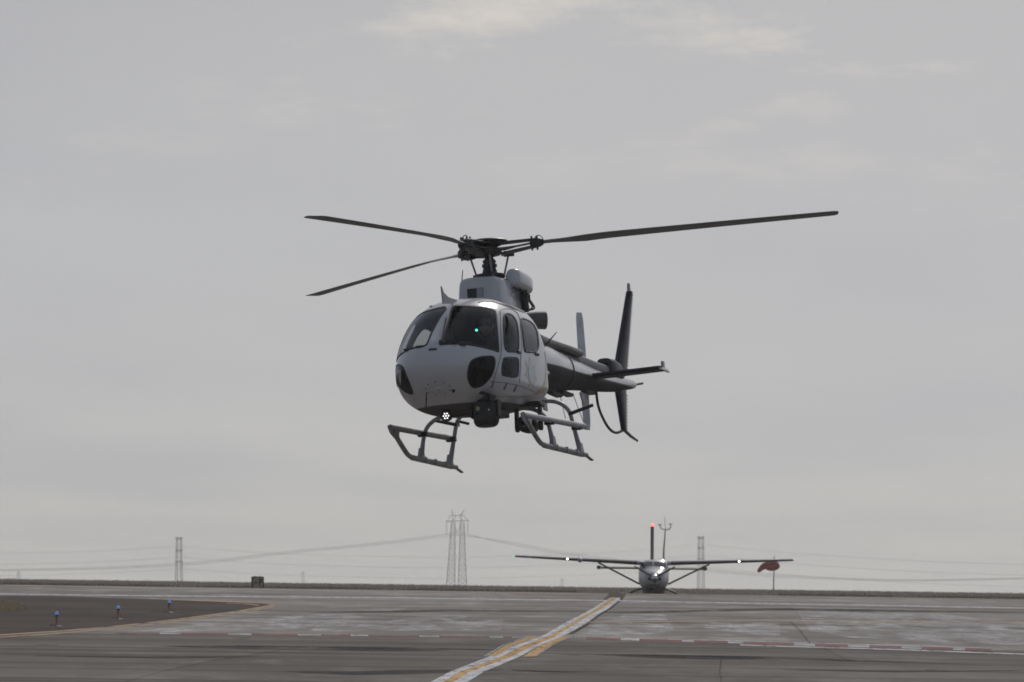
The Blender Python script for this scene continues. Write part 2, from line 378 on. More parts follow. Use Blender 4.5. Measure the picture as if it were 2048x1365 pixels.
for rows in ([(1314, 974, 992), (1291.7, 1011, 1028), (1274, 1062, 1079)], [(1315, 1045, 1068), (1291.7, 1082, 1101), (1274, 1123, 1141)]):
    paint('yellow_taxi_bar', [[ground(p[1], p[0]), ground(p[2], p[0]), ground(q[2], q[0]), ground(q[1], q[0])] for p, q in zip(rows, rows[1:])], YPAINT, 0.012)
for rows in ([(1314, 968, 971), (1291.7, 1005, 1007.5), (1273.5, 1057, 1059)], [(1314, 1070, 1072.5), (1291.7, 1103, 1105), (1273.5, 1143, 1145)]):
    paint('white_taxi_bar_edge', [[ground(p[1], p[0]), ground(p[2], p[0]), ground(q[2], q[0]), ground(q[1], q[0])] for p, q in zip(rows, rows[1:])], WPAINT, 0.012)
sheet('dark_taxiway_strip', [[ground(*p) for p in q] for q in ([(1232, 1200), (1206, 1200), (1216, 1191), (1230, 1186.5), (1262, 1186.5), (1250, 1193), (1244, 1201), (1226, 1216), (1200, 1232), (1176, 1252), (1146, 1269), (1136, 1269), (1174, 1247), (1197, 1230), (1218, 1216), (1240, 1201)],)], DARKA, 0.0045)
paint('faint_yellow_line', px_quads([(1170, 1245), (1560, 1242), (2048, 1246)], 0.7), OPAINT)
paint('faint_red_line', px_quads([(1020, 1188.5), (1180, 1192), (1228, 1195.5)], 0.6), RPAINT)
# worn light patches and dark stains, cracks
for poly in ([(470, 1240), (640, 1229), (770, 1228), (690, 1240), (600, 1258), (330, 1266), (250, 1266)], [(700, 1252), (860, 1232), (960, 1230), (860, 1250), (800, 1262)], [(1590, 1218), (1760, 1222), (2060, 1244), (2060, 1292), (1900, 1288), (1700, 1276), (1620, 1262)],
             [(1190, 1248), (1260, 1228), (1330, 1230), (1350, 1262), (1280, 1272), (1170, 1270)], [(1400, 1245), (1560, 1246), (1560, 1272), (1420, 1266)], [(640, 1244), (1010, 1240), (1000, 1262), (620, 1264)]):
    sheet('scoured_patch', [[ground(*p) for p in poly]], GHOST, 0.005)
for ln, h in (([(560, 1344), (700, 1347), (880, 1344), (1010, 1340)], 4.0), ([(320, 1293), (600, 1297), (900, 1302)], 4), ([(1180, 1310), (1420, 1316), (1560, 1318)], 3.5), ([(1020, 1342), (1160, 1345)], 1.4), ([(420, 1292), (800, 1297), (1060, 1302)], 2.2), ([(1150, 1309), (1500, 1315), (1950, 1330)], 2.0), ([(60, 1312), (300, 1316), (520, 1314)], 1.6), ([(1560, 1340), (1800, 1344), (2060, 1342)], 1.6), ([(620, 1226), (900, 1222), (1150, 1224)], 2.0), ([(1060, 1222), (1250, 1226), (1560, 1219), (2048, 1226)], 2.5)):
    nn_ = 24; xs_ = np.linspace(ln[0][0], ln[-1][0], nn_); ys_ = np.interp(xs_, [p[0] for p in ln], [p[1] for p in ln]); hs_ = [h * math.sin(math.pi * k / (nn_ - 1)) ** .8 + .05 for k in range(nn_)]
    sheet('rubber_stain', [[ground(xs_[k], ys_[k] - hs_[k]), ground(xs_[k + 1], ys_[k + 1] - hs_[k + 1]), ground(xs_[k + 1], ys_[k + 1] + hs_[k + 1]), ground(xs_[k], ys_[k] + hs_[k])] for k in range(nn_ - 1)], STAIN, 0.006)
def crack(line, h=0.7, wx=0):
    rnd2 = random.Random(len(line) + int(line[0][0])); pts = []
    for a, b in zip(line, line[1:]):
        for k in range(7):
            t = k / 7; pts.append((a[0] + (b[0] - a[0]) * t + rnd2.uniform(-wx, wx), a[1] + (b[1] - a[1]) * t + rnd2.uniform(-.35, .35)))
    pts.append(line[-1]); qs = []
    for a, b in zip(pts, pts[1:]):
        if abs(b[0] - a[0]) > abs(b[1] - a[1]) * 1.2: qs += px_quads([a, b], h)
        else: qs.append([ground(a[0] - 1.1, a[1]), ground(a[0] + 1.1, a[1]), ground(b[0] + 1.1, b[1]), ground(b[0] - 1.1, b[1])])
    sheet('crack', qs, CRACK, 0.014)
crack([(245, 1367), (330, 1343), (430, 1322), (560, 1303)], 0.4)
crack([(1443, 1368), (1440, 1342), (1443, 1318)], 0.6, 1.0)
crack([(1443, 1318), (1480, 1319), (1560, 1321)], 0.3)
crack([(1580, 1243), (1600, 1262), (1620, 1288)], 0.5, 0.8)
crack([(1650, 1299), (1672, 1311), (1700, 1323)], 0.5, 1.0)
crack([(1024, 1341), (1120, 1345), (1200, 1345)], 0.5)
for a in ([(70, 1291), (118, 1292)], [(470, 1279), (500, 1277)], [(1850, 1342), (1876, 1341)], [(1118, 1310), (1160, 1312)]): crack(a, 0.5)

# ------------------------------------------------------------------ grass
def grass(name, label, spots, h, wd, m, seed):
    r = random.Random(seed); v = []; f = []
    for (x, y) in spots:
        z = gz(y) - 0.03; a = r.uniform(0, math.pi); hh = h * r.uniform(0.45, 1.15); ww = wd * r.uniform(0.6, 1.5); lx, ly = r.uniform(-.4, .4) * hh, r.uniform(-.4, .4) * hh
        b = len(v); dx, dy = math.cos(a) * ww, math.sin(a) * ww
        v += [(x - dx, y - dy, z), (x + dx, y + dy, z), (x + lx * .4 + dx * .6, y + ly * .4 + dy * .6, z + hh * .6), (x + lx, y + ly, z + hh)]; f += [(b, b + 1, b + 2), (b, b + 2, b + 3)]
    me = bpy.data.meshes.new(name); me.from_pydata(v, [], f)
    return tag(link(name, me, m, smooth=False), label, 'grass', kind='stuff')
GRASS = mat('dry_grass', (0.47, 0.395, 0.32), 0.9, spec=.1, noise=(0.12, 1.0, (0.32, 0.265, 0.205)))
GRASSG = mat('greenish_grass', (0.25, 0.205, 0.135), 0.9, noise=(0.2, 1.0, (0.33, 0.265, 0.19)))
r = random.Random(3); spots = []
gl, gr = gap[2].x - 0.3, gap[3].x + 0.2
while len(spots) < 52000:
    y = 640 + 240 * r.random() ** 1.6; x = r.uniform(-0.056, 0.056) * y
    if 600 < y < 720 and gl < x < gr: continue
    spots.append((x, y))
grass('far_grass', 'low strip of dry brown grass along the horizon beyond the runway', spots, 0.35, 0.05, GRASS, 1)
spots = []
while len(spots) < 9000:
    y = r.uniform(471, 484); x = r.uniform(-0.056, 0.056) * y
    if -1.3 < (x - gap[1].x) < 8.5: continue
    if r.random() < 0.5 + 0.5 * math.sin(x * 0.9) * math.sin(x * 0.37 + 1): spots.append((x, y))
grass('runway_edge_weeds', 'ragged greenish weeds along the far runway edge', spots, 0.16, 0.035, GRASSG, 2)
spots = []
GRASST = mat('tan_grass', (0.50, 0.40, 0.25), 0.9, spec=.1, noise=(0.9, 1.0, (0.30, 0.25, 0.15)))
g0 = ground(-60, 1222); g1 = ground(52, 1221); gym = ground(20, 1221).y
while len(spots) < 9000:
    x = r.uniform(g0.x - 3, g1.x); y = r.uniform(ground(0, 1228).y, ground(0, 1210).y)
    t = (x - g1.x) / (g0.x - g1.x); 
    if r.random() < min(1, t * 2 + 0.15) and abs(y - gym) < 3 + 14 * t: spots.append((x, y))
grass('grass_patch', 'dry grass island at the left edge beside the dark asphalt', spots, 0.24, 0.02, GRASST, 4)

# ================================================================== HELICOPTER
YAW, HP, HR = 18.0, 6.0, 5.7
Bm = Matrix(((0, 1, 0), (-1, 0, 0), (0, 0, 1)))
HROT = Matrix.Rotation(RAD(-YAW), 3, 'Z') @ Bm @ Matrix.Rotation(RAD(-HP), 3, 'Y') @ Matrix.Rotation(RAD(HR), 3, 'X')
hub_w = at_depth(977, 492, 150.0)
HT = hub_w - HROT @ Vector((0, 0, 3.0))
BASE_Z = -0.33
base_w = HT + HROT @ Vector((0, 0, BASE_Z))
HMW = Matrix.Translation(base_w) @ HROT.to_4x4()
HINV = HROT.transposed()
HC = HINV @ (CAM - HT)                       # camera in body space
def bray(px, py): return HINV @ ray(px, py)
def bplane(px, py, ax, val):
    d = bray(px, py); t = (val - HC[ax]) / d[ax]; return HC + d * t
def bproj(p):
    d = HROT @ Vector(p) + HT - CAM; k = d.dot(FWD)
    return (PW / 2 + F_PX * d.dot(RIGHT) / k, PH / 2 - F_PX * d.dot(UP) / k)
heli = thing('helicopter', 'white police helicopter with black rotor head hovering above the runway', 'helicopter', HMW)
heli['off'] = (0.0, 0.0, -BASE_Z)

# fuselage loft
NOSE = 3.02
ST = [  # x, hw, zt, zc, zb, n_top, n_bot
 (3.02, 0.0, .86, .86, .86, 2.1, 2.1), (2.99, .22, 1.02, .84, .66, 2.1, 2.1), (2.94, .36, 1.095, .82, .57, 2.1, 2.1), (2.77, .58, 1.24, .78, .42, 2.15, 2.1),
 (2.5, .75, 1.455, .74, .29, 2.25, 2.1), (2.2, .845, 1.685, .72, .20, 2.4, 2.15), (1.9, .90, 1.855, .70, .152, 2.55, 2.2), (1.6, .93, 1.955, .69, .165, 2.7, 2.2),
 (1.2, .94, 2.01, .69, .212, 2.8, 2.3), (.8, .945, 2.035, .70, .268, 2.8, 2.3), (.35, .935, 2.045, .73, .34, 2.8, 2.3), (0, .82, 2.045, .78, .395, 2.7, 2.3),
 (-.5, .64, 2.045, .9, .51, 2.6, 2.2), (-1, .46, 1.98, 1.08, .68, 2.3, 2.2), (-1.3, .37, 1.85, 1.25, .8, 2.1, 2.1), (-1.5, .30, 1.75, 1.35, .95, 2, 2)]
SS = [math.sqrt(NOSE - s[0]) for s in ST]
FI = [pchip(SS, [s[k] for s in ST]) for k in range(1, 7)]
def section(s, nn):
    hw, zt, zc, zb, nt_, nb = [f(s) for f in FI]; x = NOSE - s * s; o = []
    for k in range(nn):
        a = 2 * math.pi * k / nn; ca, sa = math.cos(a), math.sin(a); e = 2 / (nt_ if sa >= 0 else nb)
        yy = hw * math.copysign(abs(ca) ** e, ca); z = zc + (zt - zc if sa >= 0 else zc - zb) * math.copysign(abs(sa) ** e, sa)
        o.append(Vector((x, yy, z)))
    return o
NS, NA = 290, 300
rings = [section(0.02 + (SS[-1] - 0.02) * i / (NS - 1), NA) for i in range(NS)]
fm = MB().loft(rings, True)
bvh = BVHTree.FromPolygons([Vector(v) for v in fm.v], fm.f)
def hit(o, d):
    loc, nor, i, dist = bvh.ray_cast(Vector(o), Vector(d).normalized(), 400)
    if loc is None: return None
    return loc, (nor if nor.dot(d) < 0 else -nor)
def surf_px(px, py):
    h = hit(HC, bray(px, py))
    if h: return h
    d = bray(px, py); best = bvh.find_nearest(HC + d * 148.5)
    return best[0], best[1]
def surf_side(x, z, sgn=1):
    h = hit((x, 3 * sgn, z), (0, -sgn, 0)); return h
def inset(poly, d):
    """shrink a closed 2D polygon by d (clockwise or not)"""
    n = len(poly); ar = sum(poly[i][0] * poly[(i + 1) % n][1] - poly[(i + 1) % n][0] * poly[i][1] for i in range(n)); s = 1 if ar > 0 else -1; o = []
    for i in range(n):
        a, b, c = Vector(poly[i - 1]), Vector(poly[i]), Vector(poly[(i + 1) % n])
        e1 = (b - a).normalized(); e2 = (c - b).normalized(); n1 = Vector((-e1.y, e1.x)) * s; n2 = Vector((-e2.y, e2.x)) * s
        k = (n1 + n2); k = k / max(k.length_squared / 2, 0.6); o.append(tuple(b + k * d))
    return o
def inside(poly, x, y):
    c = False; n = len(poly); j = n - 1
    for i in range(n):
        xi, yi = poly[i]; xj, yj = poly[j]
        if (yi > y) != (yj > y) and x < (xj - xi) * (y - yi) / (yj - yi) + xi: c = not c
        j = i
    return c
def smooth_poly(poly, n=4):
    P = [Vector((*p, 0)) for p in poly]; m = len(P); o = []
    for i in range(m):
        a, b, c, d = P[i - 1], P[i], P[(i + 1) % m], P[(i + 2) % m]
        for k in range(n):
            t = k / n; q = 0.5 * ((2*b) + (c-a)*t + (2*a-5*b+4*c-d)*t*t + (3*b-a-3*c+d)*t**3); o.append((q.x, q.y))
    return o
def patch(name, poly, m, parent, off=0.006, proj='px', step=3.0, mirror=False, thick=0.0):
    """a curved panel on the fuselage surface filling the outline"""
    xs = [p[0] for p in poly]; ys = [p[1] for p in poly]; n = len(poly)
    pts = [Vector(p) for p in poly]; inner = inset(poly, step * 0.5)
    y = min(ys) + step / 2
    while y < max(ys):
        x = min(xs) + step / 2
        while x < max(xs):
            if inside(inner, x, y): pts.append(Vector((x, y)))
            x += step
        y += step
    V, E_, Fc, *_ = delaunay_2d_cdt(pts, [], [list(range(n))], 1, 1e-6)
    co = []
    for v in V:
        h = surf_px(v.x, v.y) if proj == 'px' else surf_side(v.x, v.y)
        p = h[0] + h[1] * off; co.append(p)
    def build(sg):
        mb = MB(); mb.add([(p.x, p.y * sg, p.z) for p in co], [tuple(f) for f in Fc]); me = bpy.data.meshes.new(name); me.from_pydata(mb.v, [], mb.f)
        bm = bmesh.new(); bm.from_mesh(me); bmesh.ops.recalc_face_normals(bm, faces=bm.faces)
        avg = sum((f.normal.dot(f.calc_center_median() - Vector((0.6, 0, 0.95))) for f in bm.faces))
        if avg < 0: bmesh.ops.reverse_faces(bm, faces=bm.faces)
        bm.to_mesh(me); bm.free(); return link(name, me, m, parent)
    a = build(1)
    return (a, build(-1)) if mirror else a
def ring(name, poly, wpx, m, parents, off=0.010, both=True, proj='px'):
    """seal strip just inside the outline, one mesh per side; parents: the pane(s)"""
    inn = inset(poly, wpx); out_ = inset(poly, -wpx * 0.35); n = len(poly)
    for sg, par in zip((1, -1), parents):
        v = []
        for ly, of in ((out_, 0.001), (poly, off), (inn, off), (inset(poly, wpx * 1.1), 0.002)):
            for p in ly:
                h = surf_px(*p) if proj == 'px' else surf_side(*p); q = h[0] + h[1] * of; v.append((q.x, q.y * sg, q.z))
        f = [(L * n + i, L * n + (i + 1) % n, (L + 1) * n + (i + 1) % n, (L + 1) * n + i) for L in range(3) for i in range(n)]
        o = MB().add(v, f).obj(name, m); o.parent = par
def strip(name, line, wpx, m, parent, off=0.006, proj='px', mirror=False):
    P = [Vector(p) for p in line]; v = []
    dense = []
    for a, b in zip(P, P[1:]):
        k = max(1, int((b - a).length / (4 if proj == 'px' else 0.04)))
        dense += [a.lerp(b, i / k) for i in range(k)]
    dense.append(P[-1])
    for i, p in enumerate(dense):
        d = (dense[min(i + 1, len(dense) - 1)] - dense[max(i - 1, 0)]).normalized(); nn = Vector((-d.y, d.x))
        for sg in (1, -1):
            q = p + nn * sg * wpx / 2; h = surf_px(*q) if proj == 'px' else surf_side(*q); e = h[0] + h[1] * off; v.append(tuple(e))
    f = [(2 * i, 2 * i + 1, 2 * i + 3, 2 * i + 2) for i in range(len(dense) - 1)]
    MB().add(v, f).obj(name, m, parent)
    if mirror: MB().add([(x, -y, z) for x, y, z in v], f).obj(name, m, parent)
Z5 = lambda pts: [(780 + x / 5.0545, 580 + y / 5.0545) for x, y in pts]
WS = smooth_poly(Z5([(632, 172), (760, 160), (900, 167), (1000, 182), (1058, 202), (1078, 250), (1085, 350), (1092, 470), (1098, 560), (1100, 628), (1050, 614), (960, 590), (860, 570), (760, 555), (650, 550), (518, 546), (555, 430), (595, 300)]), 3)
DW = smooth_poly(Z5([(1145, 275), (1160, 245), (1190, 237), (1230, 250), (1265, 290), (1285, 340), (1300, 430), (1303, 530), (1300, 600), (1280, 628), (1230, 632), (1190, 626), (1165, 600), (1152, 540), (1147, 430), (1143, 350)]), 3)
LW = smooth_poly(Z5([(1150, 690), (1175, 682), (1250, 682), (1288, 690), (1300, 720), (1300, 800), (1295, 860), (1280, 885), (1245, 889), (1180, 878), (1138, 866), (1128, 835), (1130, 780), (1138, 725)]), 3)
RW = smooth_poly(Z5([(1318, 295), (1345, 288), (1400, 308), (1440, 335), (1472, 380), (1490, 430), (1500, 500), (1503, 575), (1480, 625), (1440, 637), (1375, 633), (1355, 605), (1345, 520), (1335, 420), (1323, 340)]), 3)
CW = smooth_poly(Z5([(870, 690), (920, 675), (1000, 668), (1042, 674), (1062, 705), (1062, 760), (1048, 820), (1020, 880), (980, 930), (930, 970), (880, 990), (848, 993), (818, 972), (795, 930), (783, 880), (786, 815), (802, 750), (830, 710)]), 3)
fx0 = [inset(q, 0.4) for q in (WS, DW, LW, RW, CW)]
# fuselage with real openings
keep = []
vin = {}
def vert_in(i):
    if i in vin: return vin[i]
    x, y, z = fm.v[i]; r_ = False
    if x > 0.35 and abs(y) > 0.02:
        p = bproj((x, abs(y), z))
        r_ = any(inside(q, *p) for q in fx0)
    vin[i] = r_; return r_
for f in fm.f:
    if len(f) == 4 and all(vert_in(i) for i in f):
        a, b, c = [Vector(fm.v[i]) for i in f[:3]]; cen = (a + c) / 2; nn = (b - a).cross(c - a)
        out_dir = cen - Vector((min(cen.x, 1.6), 0, 0.95))
        if nn.dot(out_dir) < 0: nn = -nn
        nn.y *= 1 if cen.y >= 0 else -1; cc = Vector((cen.x, abs(cen.y), cen.z))
        if nn.dot(HC - cc) > 0: continue
    keep.append(f)
def body_mat():
    m = bpy.data.materials.new('fuselage_paint'); m.use_nodes = True; t = m.node_tree; p = t.nodes['Principled BSDF']
    tcn = N(t, 'ShaderNodeTexCoord'); sp = N(t, 'ShaderNodeSeparateXYZ'); t.links.new(tcn.outputs['Object'], sp.inputs[0])
    n = N(t, 'ShaderNodeTexNoise'); n.inputs['Scale'].default_value = 1.8; n.inputs['Detail'].default_value = 7; n.inputs['Roughness'].default_value = 0.65; t.links.new(tcn.outputs['Object'], n.inputs[0])
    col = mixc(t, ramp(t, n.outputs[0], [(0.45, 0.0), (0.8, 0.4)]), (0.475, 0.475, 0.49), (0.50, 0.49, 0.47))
    # dark belly paint and painted-in shading below a line that rises towards the tail
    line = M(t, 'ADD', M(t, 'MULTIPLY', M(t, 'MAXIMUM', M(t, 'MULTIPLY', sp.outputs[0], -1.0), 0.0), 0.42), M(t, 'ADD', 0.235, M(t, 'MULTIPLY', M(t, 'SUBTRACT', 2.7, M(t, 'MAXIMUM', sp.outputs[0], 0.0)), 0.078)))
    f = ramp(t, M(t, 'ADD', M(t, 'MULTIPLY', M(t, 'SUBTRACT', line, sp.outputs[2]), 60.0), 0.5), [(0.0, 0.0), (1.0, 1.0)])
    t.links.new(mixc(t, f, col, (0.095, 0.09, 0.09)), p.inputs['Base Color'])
    inv_f = M(t, 'SUBTRACT', 1.0, f)
    t.links.new(M(t, 'MULTIPLY', inv_f, 0.5), p.inputs['Coat Weight']); t.links.new(M(t, 'ADD', M(t, 'MULTIPLY', f, 0.4), 0.28), p.inputs['Roughness'])
    t.links.new(M(t, 'ADD', M(t, 'MULTIPLY', inv_f, 0.4), 0.1), p.inputs['Specular IOR Level']); p.inputs['Coat Roughness'].default_value = 0.06
    return m
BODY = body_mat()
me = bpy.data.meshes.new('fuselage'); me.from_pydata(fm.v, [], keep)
bm = bmesh.new(); bm.from_mesh(me); bmesh.ops.recalc_face_normals(bm, faces=bm.faces)
if sum(f.normal.z for f in bm.faces if f.calc_center_median().z > 1.8) < 0: bmesh.ops.reverse_faces(bm, faces=bm.faces)
bmesh.ops.delete(bm, geom=[v for v in bm.verts if not v.link_faces], context='VERTS')
rim = [v for v in bm.verts if v.is_boundary and sum(e.is_boundary for e in v.link_edges) == 2]
for _ in range(8):                           # smooth the cut edge of each opening
    new = {v: sum((e.other_vert(v).co for e in v.link_edges if e.is_boundary), Vector()) / 2 for v in rim}
    for v, c in new.items(): v.co = bvh.find_nearest(v.co.lerp(c, .6))[0]
bm.to_mesh(me); bm.free()
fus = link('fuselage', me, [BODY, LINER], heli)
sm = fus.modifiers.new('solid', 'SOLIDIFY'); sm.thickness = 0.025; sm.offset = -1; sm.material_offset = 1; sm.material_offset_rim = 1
for nm, poly, wp, mt in (('windscreen', WS, 2.2, GLASS), ('door_window', DW, 2.0, GLASSS), ('lower_door_window', LW, 1.6, GLASSS), ('rear_window', RW, 2.0, GLASSS), ('chin_window', CW, 2.2, GLASSD)):
    panes = patch(nm, poly, mt, heli, 0.004, mirror=True, step=4.0)
    ring('window_seal', poly, wp, BLACK, panes, 0.011)
# seams, rails and small nose fittings
strip('door_seam', [(1000.5, 622), (1001, 660), (1003, 700), (999, 722), (991, 748), (986, 764)], 1.1, BLACK, heli, 0.004, mirror=True)
strip('door_seam', Z5([(1105, 250), (1112, 212), (1135, 198), (1180, 192), (1240, 200), (1290, 240), (1312, 300)]), 1.0, BLACK, heli, 0.004, mirror=True)
strip('door_seam', Z5([(1312, 300), (1322, 420), (1330, 560), (1322, 680), (1318, 800), (1305, 940)]), 0.8, BLACK, heli, 0.004, mirror=True)
strip('lower_seam', Z5([(1015, 925), (1040, 932), (1160, 940), (1290, 965), (1400, 1005), (1460, 1035)]), 0.9, BLACK, heli, 0.004, mirror=True)
strip('roof_rail', [(956, 604.5), (970, 602.5), (985, 603), (998, 607), (1010, 611), (1035, 620), (1060, 629.5)], 1.6, BLACK, heli, 0.012, mirror=True)
for q in (((1040, 935), (1038, 960), (1020, 992)), ((1175, 945), (1165, 975), (1148, 1008)), ((1275, 968), (1265, 1000), (1250, 1030))):
    strip('step_slot', Z5(q), 1.8, BLACK, heli, 0.008, mirror=True)
strip('skirt_edge', Z5([(870, 1086), (1020, 1084), (1180, 1078), (1330, 1085), (1440, 1072), (1500, 1050)]), 1.2, GOLD, heli, 0.005)
SEAM = mat('panel_gap', (0.10, 0.10, 0.105), 0.7)
strip('panel_seam', [(1078, 640), (1088, 680), (1092, 730), (1090, 775)], 0.6, SEAM, heli, 0.003)
patch('nose_vent', Z5([(398, 595), (472, 590), (478, 612), (388, 618)]), DARKM, heli, 0.006, step=2)
patch('tow_socket', Z5([(622, 1005), (658, 1005), (652, 1035), (632, 1038)]), BLACK, heli, 0.006, step=2)
h = surf_px(879, 782)
MB().lathe(h[0] - h[1] * 0.01, h[1], [(0, .09), (.02, .092), (.03, .085), (.028, .055), (.012, .05), (.012, .0)], 28).obj('nose_light_ring', WHITE, heli)
for k in range(9):
    a = 2 * math.pi * k / 9 + .3; h2 = surf_px(876 + 25 * math.cos(a), 777 + 13 * math.sin(a))
    MB().lathe(h2[0] - h2[1] * 0.004, h2[1], [(0, .012), (.008, .011), (.01, 0)], 8).obj('rivet', DARKM, heli)
for px, py in ((905, 688), (925, 691), (815, 700), (840, 694)):
    h2 = surf_px(px, py); MB().box(h2[0] + h2[1] * .008, (.05, .11, .02)).obj('windscreen_clip', BLACK, heli)
# wiper
h1 = surf_px(884, 684); h2 = surf_px(893, 640)
MB().tube([h1[0] + h1[1] * .03, h2[0] + h2[1] * .025], .012, 6).obj('wiper', BLACK, heli)
MB().lathe(surf_px(884, 687)[0], surf_px(884, 687)[1], [(0, .05), (.04, .045), (.05, .0)], 12).obj('wiper_motor', DARKM, heli)
for px in ((1037, 705.5), (1073, 709.5)):
    h2 = surf_px(*px); MB().box(h2[0] + h2[1] * .012, (.15, .025, .03)).obj('door_handle', BLACK, heli)
# rear skirt decal and star badge
patch('gold_swoosh', Z5([(1440, 1050), (1500, 1020), (1545, 960), (1572, 905), (1585, 935), (1578, 1000), (1540, 1045), (1490, 1065)]), GOLD, heli, 0.004, step=2.5)
sc0 = surf_px(1062, 748)[0]
star = []
for k in range(14):
    a = math.pi / 2 + math.pi * k / 7; rr = .27 if k % 2 == 0 else .15
    star.append((sc0.x + rr * math.cos(a) * 1.15, sc0.z + rr * math.sin(a)))
badge = patch('star_badge', star, BADGE, heli, 0.004, 'side', 0.04)
inner = [(sc0.x + .13 * math.cos(2 * math.pi * k / 24), sc0.z + .13 * math.sin(2 * math.pi * k / 24)) for k in range(24)]
o = patch('badge_seal', inner, PALEBLUE, None, 0.007, 'side', 0.04); o.parent = badge

# roof cowling
def rrect(x, hwb, hwt, zb, zt, n=36, e=6.0):
    o = []
    for k in range(n):
        a = 2 * math.pi * k / n; ca, sa = math.cos(a), math.sin(a)
        yy = math.copysign(abs(ca) ** (2 / e), ca); z_ = math.copysign(abs(sa) ** (2 / e), sa); t = (z_ + 1) / 2
        o.append(Vector((x, yy * (hwb + (hwt - hwb) * t), zb + (zt - zb) * t)))
    return o
MB().loft([rrect(.60, .315, .25, 1.9, 2.37), rrect(.585, .345, .295, 1.9, 2.42), rrect(.53, .365, .32, 1.9, 2.445), rrect(.1, .385, .33, 1.9, 2.46), rrect(-.35, .385, .33, 1.9, 2.45), rrect(-.55, .37, .31, 1.9, 2.43), rrect(-.75, .31, .26, 1.9, 2.38), rrect(-1.1, .25, .2, 1.85, 2.25), rrect(-1.6, .2, .16, 1.75, 2.05), rrect(-2.0, .17, .13, 1.7, 1.9)]).obj('engine_cowling', WHITE, heli)
iz = bplane(951.5, 587, 0, .60)
fr = MB()
for dy, dz, sy, sz in ((0, .085, .30, .02), (0, -.085, .30, .02), (.14, 0, .02, .15), (-.14, 0, .02, .15)):
    fr.box((.61, iz.y + dy, iz.z + dz), (.03, sy, sz))
intake = fr.obj('intake_frame', WHITE, heli)
MB().box((.602, iz.y, iz.z), (.012, .26, .15)).obj('intake_mesh', BLACK, heli, False)
MB().box((.612, iz.y + .07, iz.z), (.01, .10, .148)).obj('intake_splitter', GREYM, heli, False)
# equipment pod and hoses
pod = MB().loft([[Vector((x, .36 + s * .115 * math.copysign(abs(math.cos(a)) ** .7, math.cos(a)), 2.47 + s * .15 * math.copysign(abs(math.sin(a)) ** .7, math.sin(a)) - dz)) for a in [2 * math.pi * k / 24 for k in range(24)]] for x, s, dz in ((.06, .35, 0), (.05, .7, 0), (.01, .92, 0), (-.06, 1, 0), (-.5, 1.0, .01), (-.66, .96, .02), (-.72, .8, .02), (-.73, .5, .02))]).obj('equipment_pod', WHITE, heli)
MB().tube([(-.42, .38, 2.36), (-.42, .42, 2.0)], [.07, .05], 10).obj('pod_bracket', SATIN, heli)
rh = random.Random(8)
for k in range(7):
    x = -.05 - .075 * k
    MB().tube(spline([(x, .36 + rh.uniform(-.05, .05), 2.34), (x + rh.uniform(-.1, .1), .44 + rh.uniform(0, .04), 2.27), (x - .12, .42, 2.22), (x - .25, .44 + rh.uniform(-.03, .03), 2.1), (-.42, .44, 2.02)], 5), .013, 6).obj('hydraulic_hose', BLACK, heli)
# exhaust
ex = bplane(1078, 641, 0, -1.2); exd = Vector((-.55, .83, 0)).normalized()
MB().lathe(ex - exd * .36, exd, [(0, .12), (.2, .125), (.30, .135), (.42, .14), (.46, .14), (.46, .125), (.38, .12), (.3, 0)], 28).obj('exhaust_pipe', COVER, heli)
# wire cutter on the roof
def prism(pts2, t, name, m, y0=0.0):
    n_ = len(pts2); mb = MB(); mb.add([(x, y0 + s * t, z) for s in (-.5, .5) for x, z in pts2], [tuple(range(n_))[::-1], tuple(range(n_, 2 * n_))] + [(i, (i + 1) % n_, n_ + (i + 1) % n_, n_ + i) for i in range(n_)])
    return mb.obj(name, m, heli, False)
wc = [bplane(px, py, 1, 0) for px, py in ((882, 573), (887, 586), (896, 595), (914, 601), (914, 608), (886, 608))]
prism([(p.x, p.z) for p in wc], .02, 'wire_cutter', GREYM)
p0 = bplane(853, 783, 1, -.12); p1 = bplane(852, 816, 1, -.12)
MB().tube([bplane(853, 785, 0, 2.86), bplane(852, 815, 0, 2.9)], .011, 6).obj('nose_antenna', SATIN, heli)
MB().tube([bplane(922, 580, 0, -.3), bplane(925.5, 541, 0, -.3)], [.012, .007], 6).obj('whip_antenna', GREYM, heli)
MB().tube([bplane(1090, 692, 0, -1.9), bplane(1113, 665, 0, -2.1)], [.013, .007], 6).obj('whip_antenna', SATIN, heli)

